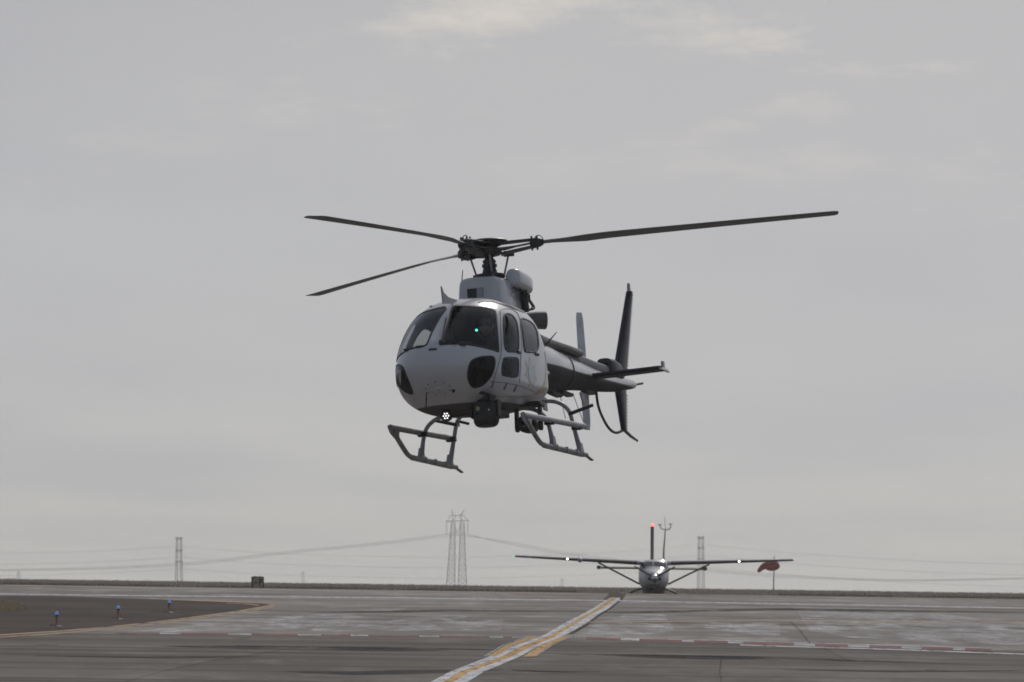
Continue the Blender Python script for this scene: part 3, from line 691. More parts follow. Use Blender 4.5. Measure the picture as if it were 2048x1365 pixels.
# ---- tail
def ell(x, zc, hv, hh, n=24): return [Vector((x, hh * math.cos(2 * math.pi * k / n), zc + hv * math.sin(2 * math.pi * k / n))) for k in range(n)]
def boom_mat():
    m = bpy.data.materials.new('boom_paint'); m.use_nodes = True; t = m.node_tree; p = t.nodes['Principled BSDF']
    tcn = N(t, 'ShaderNodeTexCoord'); sp = N(t, 'ShaderNodeSeparateXYZ'); t.links.new(tcn.outputs['Object'], sp.inputs[0])
    n = N(t, 'ShaderNodeTexNoise'); n.inputs['Scale'].default_value = 3; n.inputs['Detail'].default_value = 6; t.links.new(tcn.outputs['Object'], n.inputs[0])
    up = mixc(t, ramp(t, n.outputs[0], [(0.4, 0.0), (0.75, 0.7)]), (0.56, 0.56, 0.57), (0.40, 0.39, 0.375))
    zl = M(t, 'SUBTRACT', sp.outputs[2], M(t, 'ADD', M(t, 'MULTIPLY', sp.outputs[0], -0.065), 1.275))
    f = ramp(t, M(t, 'ADD', M(t, 'MULTIPLY', zl, 60.0), 0.5), [(0.0, 0.0), (1.0, 1.0)])
    f2 = ramp(t, M(t, 'ADD', M(t, 'MULTIPLY', M(t, 'ADD', zl, 0.02), 60.0), 0.5), [(0.0, 0.0), (1.0, 1.0)])
    low = mixc(t, f2, (0.028, 0.029, 0.036), (0.12, 0.10, 0.07))
    t.links.new(mixc(t, f, low, up), p.inputs['Base Color']); t.links.new(M(t, 'MULTIPLY', f, 0.4), p.inputs['Coat Weight']); t.links.new(M(t, 'SUBTRACT', 0.55, M(t, 'MULTIPLY', f, 0.25)), p.inputs['Roughness']); t.links.new(M(t, 'ADD', M(t, 'MULTIPLY', f, 0.35), 0.12), p.inputs['Specular IOR Level'])
    return m
BST = [(-1.0, 1.36, .42, .34), (-1.5, 1.385, .40, .335), (-2.2, 1.415, .375, .335), (-3, 1.465, .315, .28), (-4, 1.53, .24, .215), (-5.2, 1.60, .175, .155), (-6.3, 1.70, .135, .115), (-7.0, 1.78, .09, .075), (-7.3, 1.81, .06, .05), (-7.4, 1.82, .02, .02)]
bi = [pchip([-s[0] for s in BST], [s[k] for s in BST]) for k in (1, 2, 3)]
boom = MB().loft([ell(-x, *(f(x) for f in bi)) for x in np.linspace(1.0, 7.4, 64)]).obj('tail_boom', boom_mat(), heli)
for x in (3.25,):
    o = MB().loft([ell(-x - d, bi[0](x), bi[1](x) + e, bi[2](x) + e) for d, e in ((-.02, .0), (-.018, .012), (.018, .012), (.02, 0))], False).obj('boom_band', SATIN); o.parent = boom
MB().tube([(-7.35, 0, 1.82), (-7.78, .0, 1.895)], .022, 8).obj('tail_stinger', SATIN, heli)
def cover(name, st, m):
    MB().loft([[Vector((x, hw_ * math.copysign(abs(math.cos(a)) ** .6, math.cos(a)), zb + (zt - zb) * (.5 + .5 * math.copysign(abs(math.sin(a)) ** .6, math.sin(a))))) for a in [2 * math.pi * k / 20 for k in range(20)]] for x, hw_, zb, zt in st]).obj(name, m, heli)
cover('engine_deck_fairing', [(-1.9, .20, 1.70, 1.90), (-2.6, .19, 1.755, 1.90), (-3.4, .18, 1.80, 1.925), (-4.1, .17, 1.81, 1.945), (-4.18, .13, 1.83, 1.92)], COVER)
cover('fairing_shadow_plinth', [(-1.9, .13, 1.6, 1.74), (-3.0, .12, 1.65, 1.80), (-4.1, .11, 1.68, 1.82)], BLACK)  # black body in place of the shadow under the fairing
cover('shaft_cover', [(-4.0, .105, 1.66, 1.885), (-5.0, .10, 1.68, 1.89), (-5.7, .095, 1.72, 1.905)], COVER)
cover('tail_gearbox_fairing', [(-5.68, .08, 1.80, 1.96), (-5.74, .125, 1.74, 2.03), (-6.0, .135, 1.72, 2.05), (-6.35, .12, 1.74, 2.02), (-6.6, .07, 1.78, 1.93)], NAVY)
MB().lathe((-5.735, 0, 1.88), (1, 0, 0), [(-.02, .09), (.0, .092), (.012, .085), (.004, .07), (-.03, .0)], 18).obj('fairing_inlet', BLACK, heli)
def fin(name, root, tip, tk, m, n=9):
    """root/tip: (x_front, x_back, z)"""
    R_ = []
    for i in range(n):
        t = i / (n - 1); xf = root[0] + (tip[0] - root[0]) * t; xb = root[1] + (tip[1] - root[1]) * t; z = root[2] + (tip[2] - root[2]) * t; c = xf - xb
        R_.append([Vector((xf - c * u, sg * tk * (1 - .35 * t) * (2.6 * math.sqrt(u) * (1 - u) + .05) / 1.05, z)) for u, sg in [(0, 0), (.04, 1), (.15, 1), (.35, 1), (.6, 1), (.85, 1), (1, 1), (1, -1), (.85, -1), (.6, -1), (.35, -1), (.15, -1), (.04, -1)]])
    return MB().loft(R_).obj(name, m, heli)
fu = fin('upper_fin', (-6.35, -6.95, 1.95), (-7.25, -7.47, 3.31), .075, NAVY)
fl = fin('lower_fin', (-6.30, -6.88, 1.66), (-6.55, -6.78, .99), .06, NAVY)
for par, r0, r1, k_ in ((fu, (-6.97, 2.02), (-7.47, 3.27), 24), (fl, (-6.88, 1.58), (-6.79, 1.03), 11)):
    for k in range(k_):
        t = k / (k_ - 1); o = MB().box((r0[0] + (r1[0] - r0[0]) * t - .012, 0, r0[1] + (r1[1] - r0[1]) * t), (.035, .025, .018)).obj('trailing_rivet_tab', GREYM, None, False); o.parent = par
MB().box((-7.30, 0, 3.37), (.07, .045, .14), taper=.7).obj('fin_tip_light', GREYM, heli)
MB().tube([(-6.6, 0, 1.01), (-7.0, 0, .945), (-7.36, 0, .915)], [.035, .03, .02], 8, flat=.6).obj('tail_skid', SATIN, heli)
MB().tube(spline([bplane(a, b, 1, 0) for a, b in ((1192, 780), (1196, 810), (1205, 835), (1218, 857), (1232, 866), (1249, 860))], 6), .022, 8).obj('tail_guard', SATIN, heli)
for sg in (1, -1):
    Rg = []
    for i in range(7):
        t = i / 6; y = .1 + 1.16 * t; c = .46 - .05 * t; xf = -4.45 - .04 * t; z = 1.575 + .03 * t
        Rg.append([Vector((xf - c * u, sg * y, z + th * .035)) for u, th in ((0, 0), (.06, .8), (.25, 1.1), (.6, .8), (1, .05), (1, -.05), (.6, -1.1), (.25, -1.3), (.06, -.9))])
    MB().loft(Rg).obj('horizontal_stabilizer', NAVY, heli)
    MB().box((-4.75, sg * 1.255, 1.665), (.11, .035, .13), taper=.85).obj('stabilizer_end_light', GREYM, heli)
    MB().box((-4.75, sg * 1.28, 1.60), (.44, .05, .04), taper=.6).obj('stabilizer_tip', WHITE, heli)
# tail rotor at rest
trc = Vector((-5.78, -.36, 1.86))
trh = MB().lathe(trc + Vector((0, .24, 0)), (0, -1, 0), [(0, .05), (.18, .05), (.2, .075), (.26, .075), (.3, .03), (.3, 0)], 16).obj('tail_rotor_hub', SATIN, heli)
for sg in (1, -1):
    Rg = []
    for t in np.linspace(0, 1, 9):
        c = .19 * (1 if t > .16 else .45 + .55 * t / .16) * (1 if t < .95 else .75); z = sg * (.08 + .85 * t); tw = -RAD(26 - 8 * t)
        ring_ = []
        for u, th in ((-.5, 0), (-.42, .55), (-.15, 1), (.2, .6), (.5, .05), (.5, -.05), (.2, -.6), (-.15, -1), (-.42, -.55)):
            a, b = u * c, th * .011; ring_.append(trc + Vector((a * math.cos(tw) - b * math.sin(tw), a * math.sin(tw) + b * math.cos(tw), z)))
        Rg.append([Matrix.Rotation(RAD(4), 3, 'Y') @ (p - trc) + trc for p in ring_])
    MB().loft(Rg).obj('tail_rotor_blade', TBLADE, heli)
# belly fittings under boom
for px, py, hh in ((1112, 790, .03), (1133, 789, .035), (1178, 785, .02)):
    p = bplane(px, py, 1, .02); MB().box((p.x, 0, p.z + .01), (.45, .09, .05), taper=1.3).obj('antenna_base', SATIN, heli)
p = bplane(1164, 787, 1, 0); q = bplane(1168, 808, 1, 0)
prism([(p.x + .12, p.z), (p.x - .1, p.z), (q.x - .06, q.z), (q.x + .06, q.z)], .025, 'blade_antenna', GREYM)
p = bplane(1088, 795, 1, .1); prism([(p.x + .14, p.z), (p.x - .1, p.z), (p.x - .13, p.z - .2), (p.x + .03, p.z - .2)], .025, 'blade_antenna', GREYM, .1)
for a, b in (((1120, 790), (1131, 838)), ((1145, 786), (1167, 845))):
    MB().tube([bplane(*a, 1, 0), bplane(*b, 1, 0)], .006, 5).obj('wire_antenna', GREYM, heli)
h2 = surf_px(1093, 746); MB().lathe(bplane(1091, 747, 0, .2), (.2, 1, 0), [(0, .03), (.05, .03), (.06, 0)], 10).obj('filler_cap', CHROME, heli)

# ---- rotor head
hub = Vector((0, 0, 3.0))
MB().tube([(0, 0, 2.40), (0, 0, 2.62), (0, 0, 3.0)], [.085, .07, .062], 16).obj('rotor_mast', SATIN, heli)
MB().lathe((0, 0, 2.42), (0, 0, 1), [(0, .30), (.03, .30), (.05, .24), (.075, .2), (.09, .24), (.13, .23), (.15, .12), (.22, .10), (.27, .09), (.27, 0)], 28).obj('swashplate', SATIN, heli)
for k in range(3):
    a = 2 * math.pi * k / 3 + .5; MB().box((.2 * math.cos(a), .2 * math.sin(a), 2.53), (.12, .07, .07), Matrix.Rotation(a, 3, 'Z')).obj('swash_lug', DARKM, heli)
MB().lathe((0, 0, 2.66), (0, 0, 1), [(0, .08), (.01, .115), (.05, .115), (.06, .09), (.10, .105), (.13, .08)], 18).obj('mast_collar', DARKM, heli)
MB().lathe((0, 0, 3.035), (0, 0, 1), [(0, .19), (.015, .29), (.03, .296), (.042, .28), (.06, .17), (.075, .08), (.085, .02), (.085, 0)], 36).obj('hub_cap', DARKM, heli)
MB().lathe((0, 0, 2.83), (0, 0, 1), [(0, .09), (.02, .17), (.05, .2), (.10, .2), (.12, .14), (.15, .14), (.17, .19), (.205, .19), (.21, .1)], 30).obj('hub_body', SATIN, heli)
AZ0 = 108.0
for k in range(3):
    az = RAD(AZ0 - 120 * k); Rb = Matrix.Rotation(RAD(2.6), 3, 'Y') @ Matrix.Rotation(RAD(1.5), 3, 'X') @ Matrix.Rotation(az, 3, 'Z'); cone = math.sin(RAD(.8))
    T3 = lambda x, y, z: hub + Rb @ Vector((x, y, z + cone * x))
    def slab(st):  # (r, half chord, z0, thick)
        return MB().loft([[T3(r_, y_, z_) for y_, z_ in ((-h_, z0), (h_, z0), (h_, z0 + tk), (-h_, z0 + tk))] for r_, h_, z0, tk in st])
    slab([(.10, .13, .0, .035), (.3, .11, .005, .032), (.66, .085, .01, .03), (.76, .08, .008, .03)]).obj('upper_sleeve', DARKM, heli, bevel=.006)
    slab([(.12, .10, -.085, .035), (.25, .09, -.085, .035), (.42, .045, -.06, .022), (.6, .05, -.04, .02), (.7, .06, -.03, .03)]).obj('starflex_arm', COVER, heli, bevel=.005)
    slab([(.18, .11, -.17, .04), (.35, .10, -.145, .04), (.66, .085, -.10, .035), (.76, .08, -.09, .03)]).obj('lower_sleeve', DARKM, heli, bevel=.006)
    slab([(.63, .10, -.095, .125), (.70, .105, -.10, .14), (.78, .09, -.085, .11), (.84, .06, -.06, .07)]).obj('blade_grip', SATIN, heli, bevel=.01)
    for dx, dy in ((.66, .06), (.66, -.06), (.74, .05), (.74, -.05)):
        MB().tube([T3(dx, dy, -.13), T3(dx, dy, .075)], .016, 8).obj('grip_bolt', DARKM, heli)
    MB().tube(spline([T3(.70, .03, .04), T3(.74, .05, .085), T3(.80, .04, .08), T3(.84, .0, .01)], 5), .007, 5).obj('vibration_wire', SATIN, heli)
    MB().box(T3(.30, .16, -.13), (.16, .10, .08), Rb).obj('pitch_horn', SATIN, heli)
    MB().tube([hub + Rb @ Vector((.20, .13, -.46)), T3(.30, .17, -.12)], .016, 8).obj('pitch_link', GREYM, heli)
    Rg = []
    for r_ in list(np.linspace(.78, 1.5, 8)) + list(np.linspace(1.7, 5.2, 22)) + [5.28, 5.335, 5.345]:
        ch = .12 if r_ < .95 else (.12 + .23 * min(1, (r_ - .95) / .55) if r_ < 1.5 else .35)
        tw = RAD(12.0 - 8.5 * (r_ / 5.345)); tk = .055 if r_ < 1 else (.04 if r_ < 1.5 else .034)
        if r_ > 5.27: ch *= {5.28: .98, 5.335: .85, 5.345: .7}.get(round(r_, 3), 1)
        sgn = 1.0
        ring_ = []
        droop = -.0012 * (r_ ** 2) * .8
        for u, th in ((-.28, 0), (-.24, .5), (-.12, .95), (.1, .95), (.4, .5), (.72, .04), (.72, -.04), (.4, -.4), (.1, -.8), (-.12, -.85), (-.24, -.5)):
            # leading edge towards -y' (clockwise seen from above)
            yy, zt_ = u * ch, th * tk / 2
            yr = yy * math.cos(tw) + zt_ * math.sin(tw); zr = -yy * math.sin(tw) + zt_ * math.cos(tw)
            ring_.append(T3(r_, yr, zr - .025 + droop + .035 * min(1, max(0, r_ - .8))))
        Rg.append(ring_)
    MB().loft(Rg).obj('rotor_blade', BLADE, heli)

# ---- landing gear
for sg in (1, -1):
    y = sg * 1.045
    sk = MB().tube(spline([(-1.12, y, -.172), (-.6, y, -.198), (.4, y, -.248), (1.0, y, -.28), (1.22, y, -.268), (1.42, y, -.20), (1.72, y, -.07), (1.90, y, .0)], 5), .038, 12).obj('skid_tube', WORN, heli)
    o = MB().box((-1.24, y, -.20), (.34, .05, .014), Matrix.Rotation(RAD(-7), 3, 'Y')).obj('skid_spring_strip', DARKM); o.parent = sk
    o = MB().box((.05, y, -.265), (2.0, .05, .02), Matrix.Rotation(RAD(2.9), 3, 'Y')).obj('skid_shoe', DARKM); o.parent = sk
    for k in range(3):
        o = MB().box((-.55 + .5 * k, y, -.2 - .025 * k), (.04, .084, .084)).obj('skid_clamp', WORN); o.parent = sk
    st = MB().tube([(-1.08, y, .262), (2.02, y, .05)], .046, 12, flat=.9).obj('boarding_step', GREYM if sg > 0 else WORN, heli)
    pl = [(q_.x, q_.z) for q_ in (bplane(a_, b_, 1, -1.045) for a_, b_ in ((776, 852), (806, 857), (797, 866), (797, 882), (789, 876), (781, 866)))]
    prism(pl, .03, 'gusset_plate', GREYM if sg > 0 else WORN, y)
    for dx in (1.86, 1.93):
        MB().lathe((dx, y - .03, .05), (0, 1, 0), [(0, .016), (.06, .016), (.06, 0)], 8).obj('gusset_bolt', CHROME, heli)
    for nm, pts in (('front_strut', [(.57, 1.045, -.21), (.57, 1.0, .04), (.57, .95, .19), (.57, .87, .28), (.57, .75, .345), (.57, .60, .375), (.57, .4, .41)]), ('rear_strut', [(-.82, 1.045, -.155), (-.82, .96, .22), (-.82, .91, .44), (-.82, .85, .54), (-.82, .76, .61), (-.82, .63, .655), (-.82, .4, .67)])):
        P = spline([(a, sg * b, c) for a, b, c in pts], 6)
        MB().tube(P, [.045 - .013 * min(1, i / 5) for i in range(len(P))], 12).obj(nm, GREYM, heli)
        x0 = pts[0][0]; zs = .262 - .212 * (x0 + 1.08) / 3.1
        MB().box((x0, y - sg * .04, zs - .03), (.10, .15, .07)).obj('strut_clamp', SATIN, heli, bevel=.01)
        MB().loft([[Vector((x0 + dx * s_ * 1.3, y + dy * s_, z)) for dx, dy in ((-.07, -.045), (.07, -.045), (.07, .045), (-.07, .045))] for z, s_ in ((-.228 - .05 * x0 + .012, .95), (-.16 - .05 * x0, .8), (-.06 - .05 * x0, .55))]).obj('strut_shoe', GREYM, heli, bevel=.01)
    MB().tube([(-.8, sg * .90, .43), (-.83, sg * 1.28, .54)], [.03, .026], 8).obj('strut_damper_arm', SATIN, heli)
MB().tube([bplane(914, 842, 0, -.4), bplane(938, 848, 0, -.4)], .024, 8).obj('tow_bar', SATIN, heli)

# ---- landing light, camera turret, search light
lc = bplane(893, 832, 0, 2.2); ldir = Vector((1, .0, -.06)).normalized()
MB().tube([lc, bplane(895, 812, 0, 2.1), bplane(897, 797, 0, 2.1)], [.035, .045, .06], 10).obj('light_stalk', GREYM, heli)
lamp = MB().lathe(lc - ldir * .09, ldir, [(0, .0), (.0, .05), (.05, .085), (.11, .092), (.125, .088), (.12, .07), (.105, 0)], 28).obj('landing_light', BLACK, heli)
u1 = Vector((0, 1, 0)); u2 = Vector((0, 0, 1))
for rr, n_ in ((0, 1), (.04, 6)):
    for k in range(n_):
        a = 2 * math.pi * k / n_; p = lc + ldir * .022 + u1 * rr * math.cos(a) + u2 * (rr * math.sin(a) - .004)
        o = MB().lathe(p, ldir, [(0, .0105), (.006, .0105), (.008, 0)], 10).obj('led', LED); o.parent = lamp; o.location = (0, 0, 0)
tcn_ = bplane(972, 822, 0, 2.1)
turret = MB().lathe((tcn_.x, tcn_.y, -.09), (0, 0, 1), [(0, 0), (0, .13), (.02, .165), (.07, .19), (.16, .2), (.30, .2), (.34, .19), (.38, .17)], 32).obj('camera_turret', BLACK, heli)
o = MB().box((tcn_.x + .12, tcn_.y - .02, .11), (.18, .21, .30)).obj('turret_window_housing', BLACK, None, bevel=.02); o.parent = turret
for px, py, rr, mm in ((956, 818, .035, mat('amber_lens', (.20, .19, .03), .2, coat=1)), (978, 820, .012, CHROME), (955, 828, .018, GLASSD)):
    p = bplane(px, py, 0, tcn_.x + .205); o = MB().lathe(p, (1, 0, 0), [(0, rr), (.012, rr), (.014, 0)], 14).obj('turret_lens', mm); o.parent = turret
for sg in (1, -1):
    o = MB().box((tcn_.x, tcn_.y + sg * .205, .17), (.16, .03, .26)).obj('turret_yoke', BLACK, None, bevel=.01); o.parent = turret
MB().box((tcn_.x - .05, tcn_.y - .05, .33), (.5, .34, .1)).obj('turret_mount', SATIN, heli, bevel=.015)
h2 = bplane(975, 790, 0, 2.35); MB().box((h2.x, h2.y, h2.z), (.2, .20, .05), Matrix.Rotation(RAD(-20), 3, 'X')).obj('mount_arm', SATIN, heli, bevel=.01)
sc_ = bplane(1058, 850, 0, .8)
slamp = MB().lathe(sc_ - Vector((.2, 0, 0)), (1, 0, 0), [(0, .06), (.02, .11), (.2, .135), (.36, .14), (.37, .13), (.345, .12), (.33, 0)], 28).obj('search_light', SATIN, heli)
o = MB().lathe(sc_ + Vector((.13, 0, 0)), (1, 0, 0), [(0, .12), (.01, .1), (.012, 0)], 24).obj('search_light_glass', VISOR); o.parent = slamp
for sg in (1, -1):
    MB().loft([[Vector((sc_.x + dx * s_, sc_.y + sg * .185 + dy, z)) for dx, dy in ((-.05, -.028), (.05, -.028), (.05, .028), (-.05, .028))] for z, s_ in ((sc_.z - .10, .7), (sc_.z - .05, 1.2), (sc_.z + .1, 1.1), (sc_.z + .28, .8))]).obj('search_light_yoke', SATIN, heli, bevel=.015)
MB().box((sc_.x, sc_.y, sc_.z + .30), (.25, .46, .07)).obj('search_light_mount', SATIN, heli, bevel=.015)
MB().box((1.5, .35, .185), (.5, .5, .10)).obj('belly_avionics_box', SATIN, heli, bevel=.02)
MB().tube([(2.0, -.22, .13), (2.08, .42, .13)], .014, 8).obj('belly_rail', SATIN, heli)
MB().tube([(1.9, 0, .12), (1.9, 0, -.02)], .012, 8).obj('belly_probe', GREYM, heli)

# ---- cabin interior
MB().loft([[Vector((x, sg * hw_, z)) for sg, z in ((-1, .46), (1, .46), (1, .50), (-1, .50))] for x, hw_ in ((.3, .70), (1.6, .72), (2.1, .62), (2.5, .45))]).obj('cabin_floor', LINER, heli, False)
sec = section(math.sqrt(NOSE - .3), 60); MB().loft([[Vector((x, p.y * .95, 1.05 + (p.z - 1.05) * .95)) for p in sec] for x in (.30, .26)]).obj('rear_bulkhead', LINER, heli, False)
con = MB().loft([[Vector((x, s * yy, z)) for s, z in ((-1, z0), (1, z0), (1, z1), (-1, z1))] for x, yy, z0, z1 in ((2.0, .2, .4, 1.08), (2.15, .36, .5, 1.2), (2.45, .33, .6, 1.17), (2.6, .2, .7, 1.05))]).obj('instrument_console', LINER, heli, bevel=.02)
tl = bplane(953, 661, 0, 2.0)
MB().lathe(tl, (1, .3, 0), [(0, .02), (.02, .02), (.03, .0)], 12).obj('teal_glow_disc', TEAL, heli)  # small emissive teal disc inside the cabin
MB().tube([tl - Vector((.01, 0, 0)), (tl.x - .15, tl.y + .1, 1.15)], .012, 6).obj('glow_disc_stalk', BLACK, heli)
for sg in (1, -1):
    seat = MB().loft([[Vector((1.42 + dx * .5, sg * .42 + dy * .46, z)) for dx, dy in ((-.5, -.5), (.5, -.5), (.5, .5), (-.5, .5))] for z in (.58, .70)]).obj('crew_seat', FABRIC, heli, bevel=.03)
    o = MB().box((1.10, sg * .42, 1.05), (.12, .46, .75), Matrix.Rotation(RAD(-8), 3, 'Y')).obj('seat_back', FABRIC, None, bevel=.04); o.parent = seat
    o = MB().box((1.03, sg * .42, 1.52), (.10, .26, .2)).obj('headrest', FABRIC, None, bevel=.04); o.parent = seat
    o = MB().box((1.42, sg * .42, .47), (.4, .3, .2)).obj('seat_pedestal', LINER, None, False); o.parent = seat
def person(label, y0, head, arm_out):
    ob = thing('person', label, 'person', HMW @ Matrix.Translation((1.42, y0, .72 - BASE_Z)), 'crew in the helicopter cabin')
    O = Vector((1.42, y0, .72)); hd = Vector(head) - O
    pts = []; edges = []; rad = []
    def v(p, r_): pts.append(Vector(p)); rad.append(r_); return len(pts) - 1
    def chain(a, lst):
        for p, r_ in lst:
            b = v(p, r_); edges.append((a, b)); a = b
        return a
    pel = v((-.17, 0, .10), .15)
    ch = chain(pel, [((-.20, 0, .28), .145), ((-.21, 0, .46), .16)])
    nk = chain(ch, [((-.20, hd.y * .3, .58), .085), ((hd.x - .02, hd.y * .8, hd.z - .12), .06)])
    chain(nk, [((hd.x, hd.y, hd.z + .02), .085)])
    for s in (1, -1):
        kn = chain(pel, [((-.12, s * .10, .07), .095), ((.30, s * .14, .12), .075), ((.38, s * .14, -.08), .055), ((.40, s * .13, -.26), .045)]); chain(kn, [((.52, s * .13, -.28), .04)])
        wr = chain(ch, [((-.20, s * .19, .50), .075), ((-.12, s * .26, .26), .05), ((.14, s * (.20 if s != arm_out else .16), .20), .038), ((.20, s * .17, .20), .032)])
        for j, ln in enumerate((.07, .085, .09, .08)):
            yy = s * (.20 - .022 * j); chain(wr, [((.235, yy, .205), .0095), ((.235 + ln * .6, yy, .195), .009), ((.235 + ln * .75, yy, .165), .008)])
        chain(wr, [((.215, s * .125, .20), .0105), ((.25, s * .105, .185), .009)])
    me = bpy.data.meshes.new('body'); me.from_pydata([tuple(p) for p in pts], edges, [])
    b = link('body', me, SUIT, None, False); b.parent = ob
    sk = b.modifiers.new('skin', 'SKIN'); me.skin_vertices or bpy.context.view_layer.update()
    for sv, r_ in zip(me.skin_vertices[0].data, rad): sv.radius = (r_, r_)
    me.skin_vertices[0].data[0].use_root = True
    ss = b.modifiers.new('sub', 'SUBSURF'); ss.levels = 1; ss.render_levels = 1
    hl = MB().loft([[Vector((hd.x + .02 - .01 * t, hd.y, hd.z)) + Vector((.135 * r_ * math.cos(a), .12 * r_ * math.sin(a), z)) for a in [2 * math.pi * k / 20 for k in range(20)]] for t, (z, r_) in enumerate(((-.06, .92), (-.02, 1.0), (.05, 1.02), (.10, .9), (.135, .65), (.155, .3), (.158, .02)))]).obj('helmet', HELM); hl.parent = ob
    vz = MB().loft([[Vector((hd.x + .02, hd.y, hd.z)) + Vector((.142 * math.cos(a), .127 * math.sin(a), z)) for a in np.linspace(-1.1, 1.1, 12)] for z in (-.015, .04)], False, False).obj('visor', VISOR); vz.parent = ob
    fc = MB().loft([[Vector((hd.x + .02, hd.y, hd.z)) + Vector((.115 * r_ * math.cos(a) * (1.12 if abs(a - math.pi) > 2.8 and -.09 < z < -.03 else 1), .085 * r_ * math.sin(a), z)) for a in [2 * math.pi * k / 20 for k in range(20)]] for z, r_ in ((-.15, .35), (-.135, .7), (-.10, .92), (-.05, 1), (.02, 1))]).obj('face', SKIN); fc.parent = ob
    return ob
hr = bplane(962, 632, 0, 1.25)
person('crew member in grey helmet and dark flight suit behind the windscreen on the photo\'s right', .42, (1.25, max(.3, min(.45, hr.y)), 1.56), 1)
person('crew member in dark flight suit behind the left pane in the photo', -.42, (1.25, -.42, 1.54), -1)

# ================================================================== light aircraft on the taxiway
CD = 559.0
cw = at_depth(1307, 1180, CD); CZ = gz(CD)
CMW = Matrix.Translation((cw.x, CD, CZ)) @ Bm.to_4x4()
plane = thing('light_aircraft', 'high-wing single-engine turboprop aircraft facing the camera beyond the runway crest', 'aircraft', CMW)
def cp(px, py, x):
    p = at_depth(px, py, CD - x); return Vector((x, p.x - cw.x, p.z - CZ))
PWHITE = mat('aircraft_white', (0.33, 0.33, 0.35), 0.35, coat=0.15, noise=(3, 0.4, (0.42, 0.42, 0.42)))
PDARK = mat('aircraft_dark_and_shading', (0.03, 0.03, 0.034), 0.5, noise=(6, 0.6, (0.06, 0.06, 0.06)))  # dark paint that also carries the shading beneath the fuselage
BOOT = mat('deice_boot', (0.012, 0.012, 0.013), 0.55, noise=(5, 0.5, (0.025, 0.025, 0.025)))
BLUE = mat('blue_wing_tip', (0.03, 0.05, 0.13), 0.35)
PGLASS = mat('cockpit_glass', (0.018, 0.028, 0.032), 0.12, coat=1.0)
LAMP_GLINT = mat('white_lamp_and_glint', (1, 1, 1), 0.3, emit=((1, 0.97, 0.92), 5))
REDL = mat('lit_red_beacon', (1, .1, .08), 0.3, emit=((1, .14, .10), 2.2)); GRNL = mat('lit_green_lamp', (.1, 1, .3), .3, emit=((.15, .9, .35), 1.0)); PNKL = mat('lit_red_lamp', (1, .2, .2), .3, emit=((1, .3, .25), .9))
CST = [(3.45, .36, 1.26, 1.86), (3.3, .45, 1.14, 1.93), (2.9, .60, 1.02, 2.03), (2.3, .70, .95, 2.12), (1.9, .77, .92, 2.20), (1.35, .82, .9, 2.56), (.9, .84, .9, 2.63), (-1, .84, .9, 2.63), (-2.5, .76, .95, 2.58), (-4.5, .42, 1.45, 2.47), (-7.6, .14, 2.0, 2.35)]
ci = [pchip([-s[0] for s in CST], [s[k] for s in CST]) for k in (1, 2, 3)]
def csec(x, n=32, e=3.2):
    hw_, zb, zt = [f(-x) for f in ci]; o = []
    for k in range(n):
        a = 2 * math.pi * k / n; ca, sa = math.cos(a), math.sin(a); o.append(Vector((x, hw_ * math.copysign(abs(ca) ** (2 / e), ca), (zb + zt) / 2 + (zt - zb) / 2 * math.copysign(abs(sa) ** (2 / e), sa))))
    return o
cb = MB().loft([csec(x) for x in np.linspace(3.45, -7.6, 60)]); cfus = cb.obj('fuselage', PWHITE, plane)
cbvh = BVHTree.FromPolygons([Vector(v) for v in cb.v], cb.f)
def cpatch(name, poly, m, n=9, off=.012):
    a, b, c, d = [Vector(p) for p in poly]; v = []
    for i in range(n):
        for j in range(n):
            s, t = i / (n - 1), j / (n - 1); p = (a.lerp(b, s)).lerp(d.lerp(c, s), t); q0 = cp(p.x, p.y, 12); q1 = cp(p.x, p.y, -5)
            h = cbvh.ray_cast(q0, (q1 - q0).normalized(), 30)
            q = h[0] + h[1] * off * (1 if h[1].x > 0 else -1) if h[0] else q0.lerp(q1, .6); v.append(tuple(q))
    f = [(i * n + j, i * n + j + 1, (i + 1) * n + j + 1, (i + 1) * n + j) for i in range(n - 1) for j in range(n - 1)]
    return MB().add(v, f).obj(name, m, plane)
Z8 = lambda pts: [(1230 + x / 8.03, 1030 + y / 8.03) for x, y in pts]
cpatch('windscreen_pane', Z8([(405, 760), (597, 756), (603, 850), (398, 872)]), PGLASS); cpatch('windscreen_pane', Z8([(630, 756), (826, 762), (832, 874), (625, 850)]), PGLASS)
MB().lathe((3.42, 0, 1.58), (1, 0, 0), [(0, .26), (.12, .24), (.3, .17), (.42, .08), (.46, .0)], 20).obj('spinner', CHROME, plane)
for k in range(3):
    a = RAD(90 + 60 + 120 * k); u = Vector((0, math.cos(a), math.sin(a))); v_ = Vector((0, -math.sin(a), math.cos(a))); o3 = Vector((3.62, 0, 1.58))
    MB().loft([[o3 + u * r_ + (v_ * c_ * .12 + Vector((1, 0, 0)) * c_ * .30) * s_ + Vector((t_, 0, 0)) for c_, t_ in ((-.5, 0), (0, .02), (.5, 0), (0, -.02))] for r_, s_ in ((.15, .5), (.4, .75), (.8, .85), (1.2, .7), (1.33, .4))]).obj('propeller_blade', mat('propeller_matt_black', (0.012, 0.012, 0.012), 0.9, spec=0.05), plane)
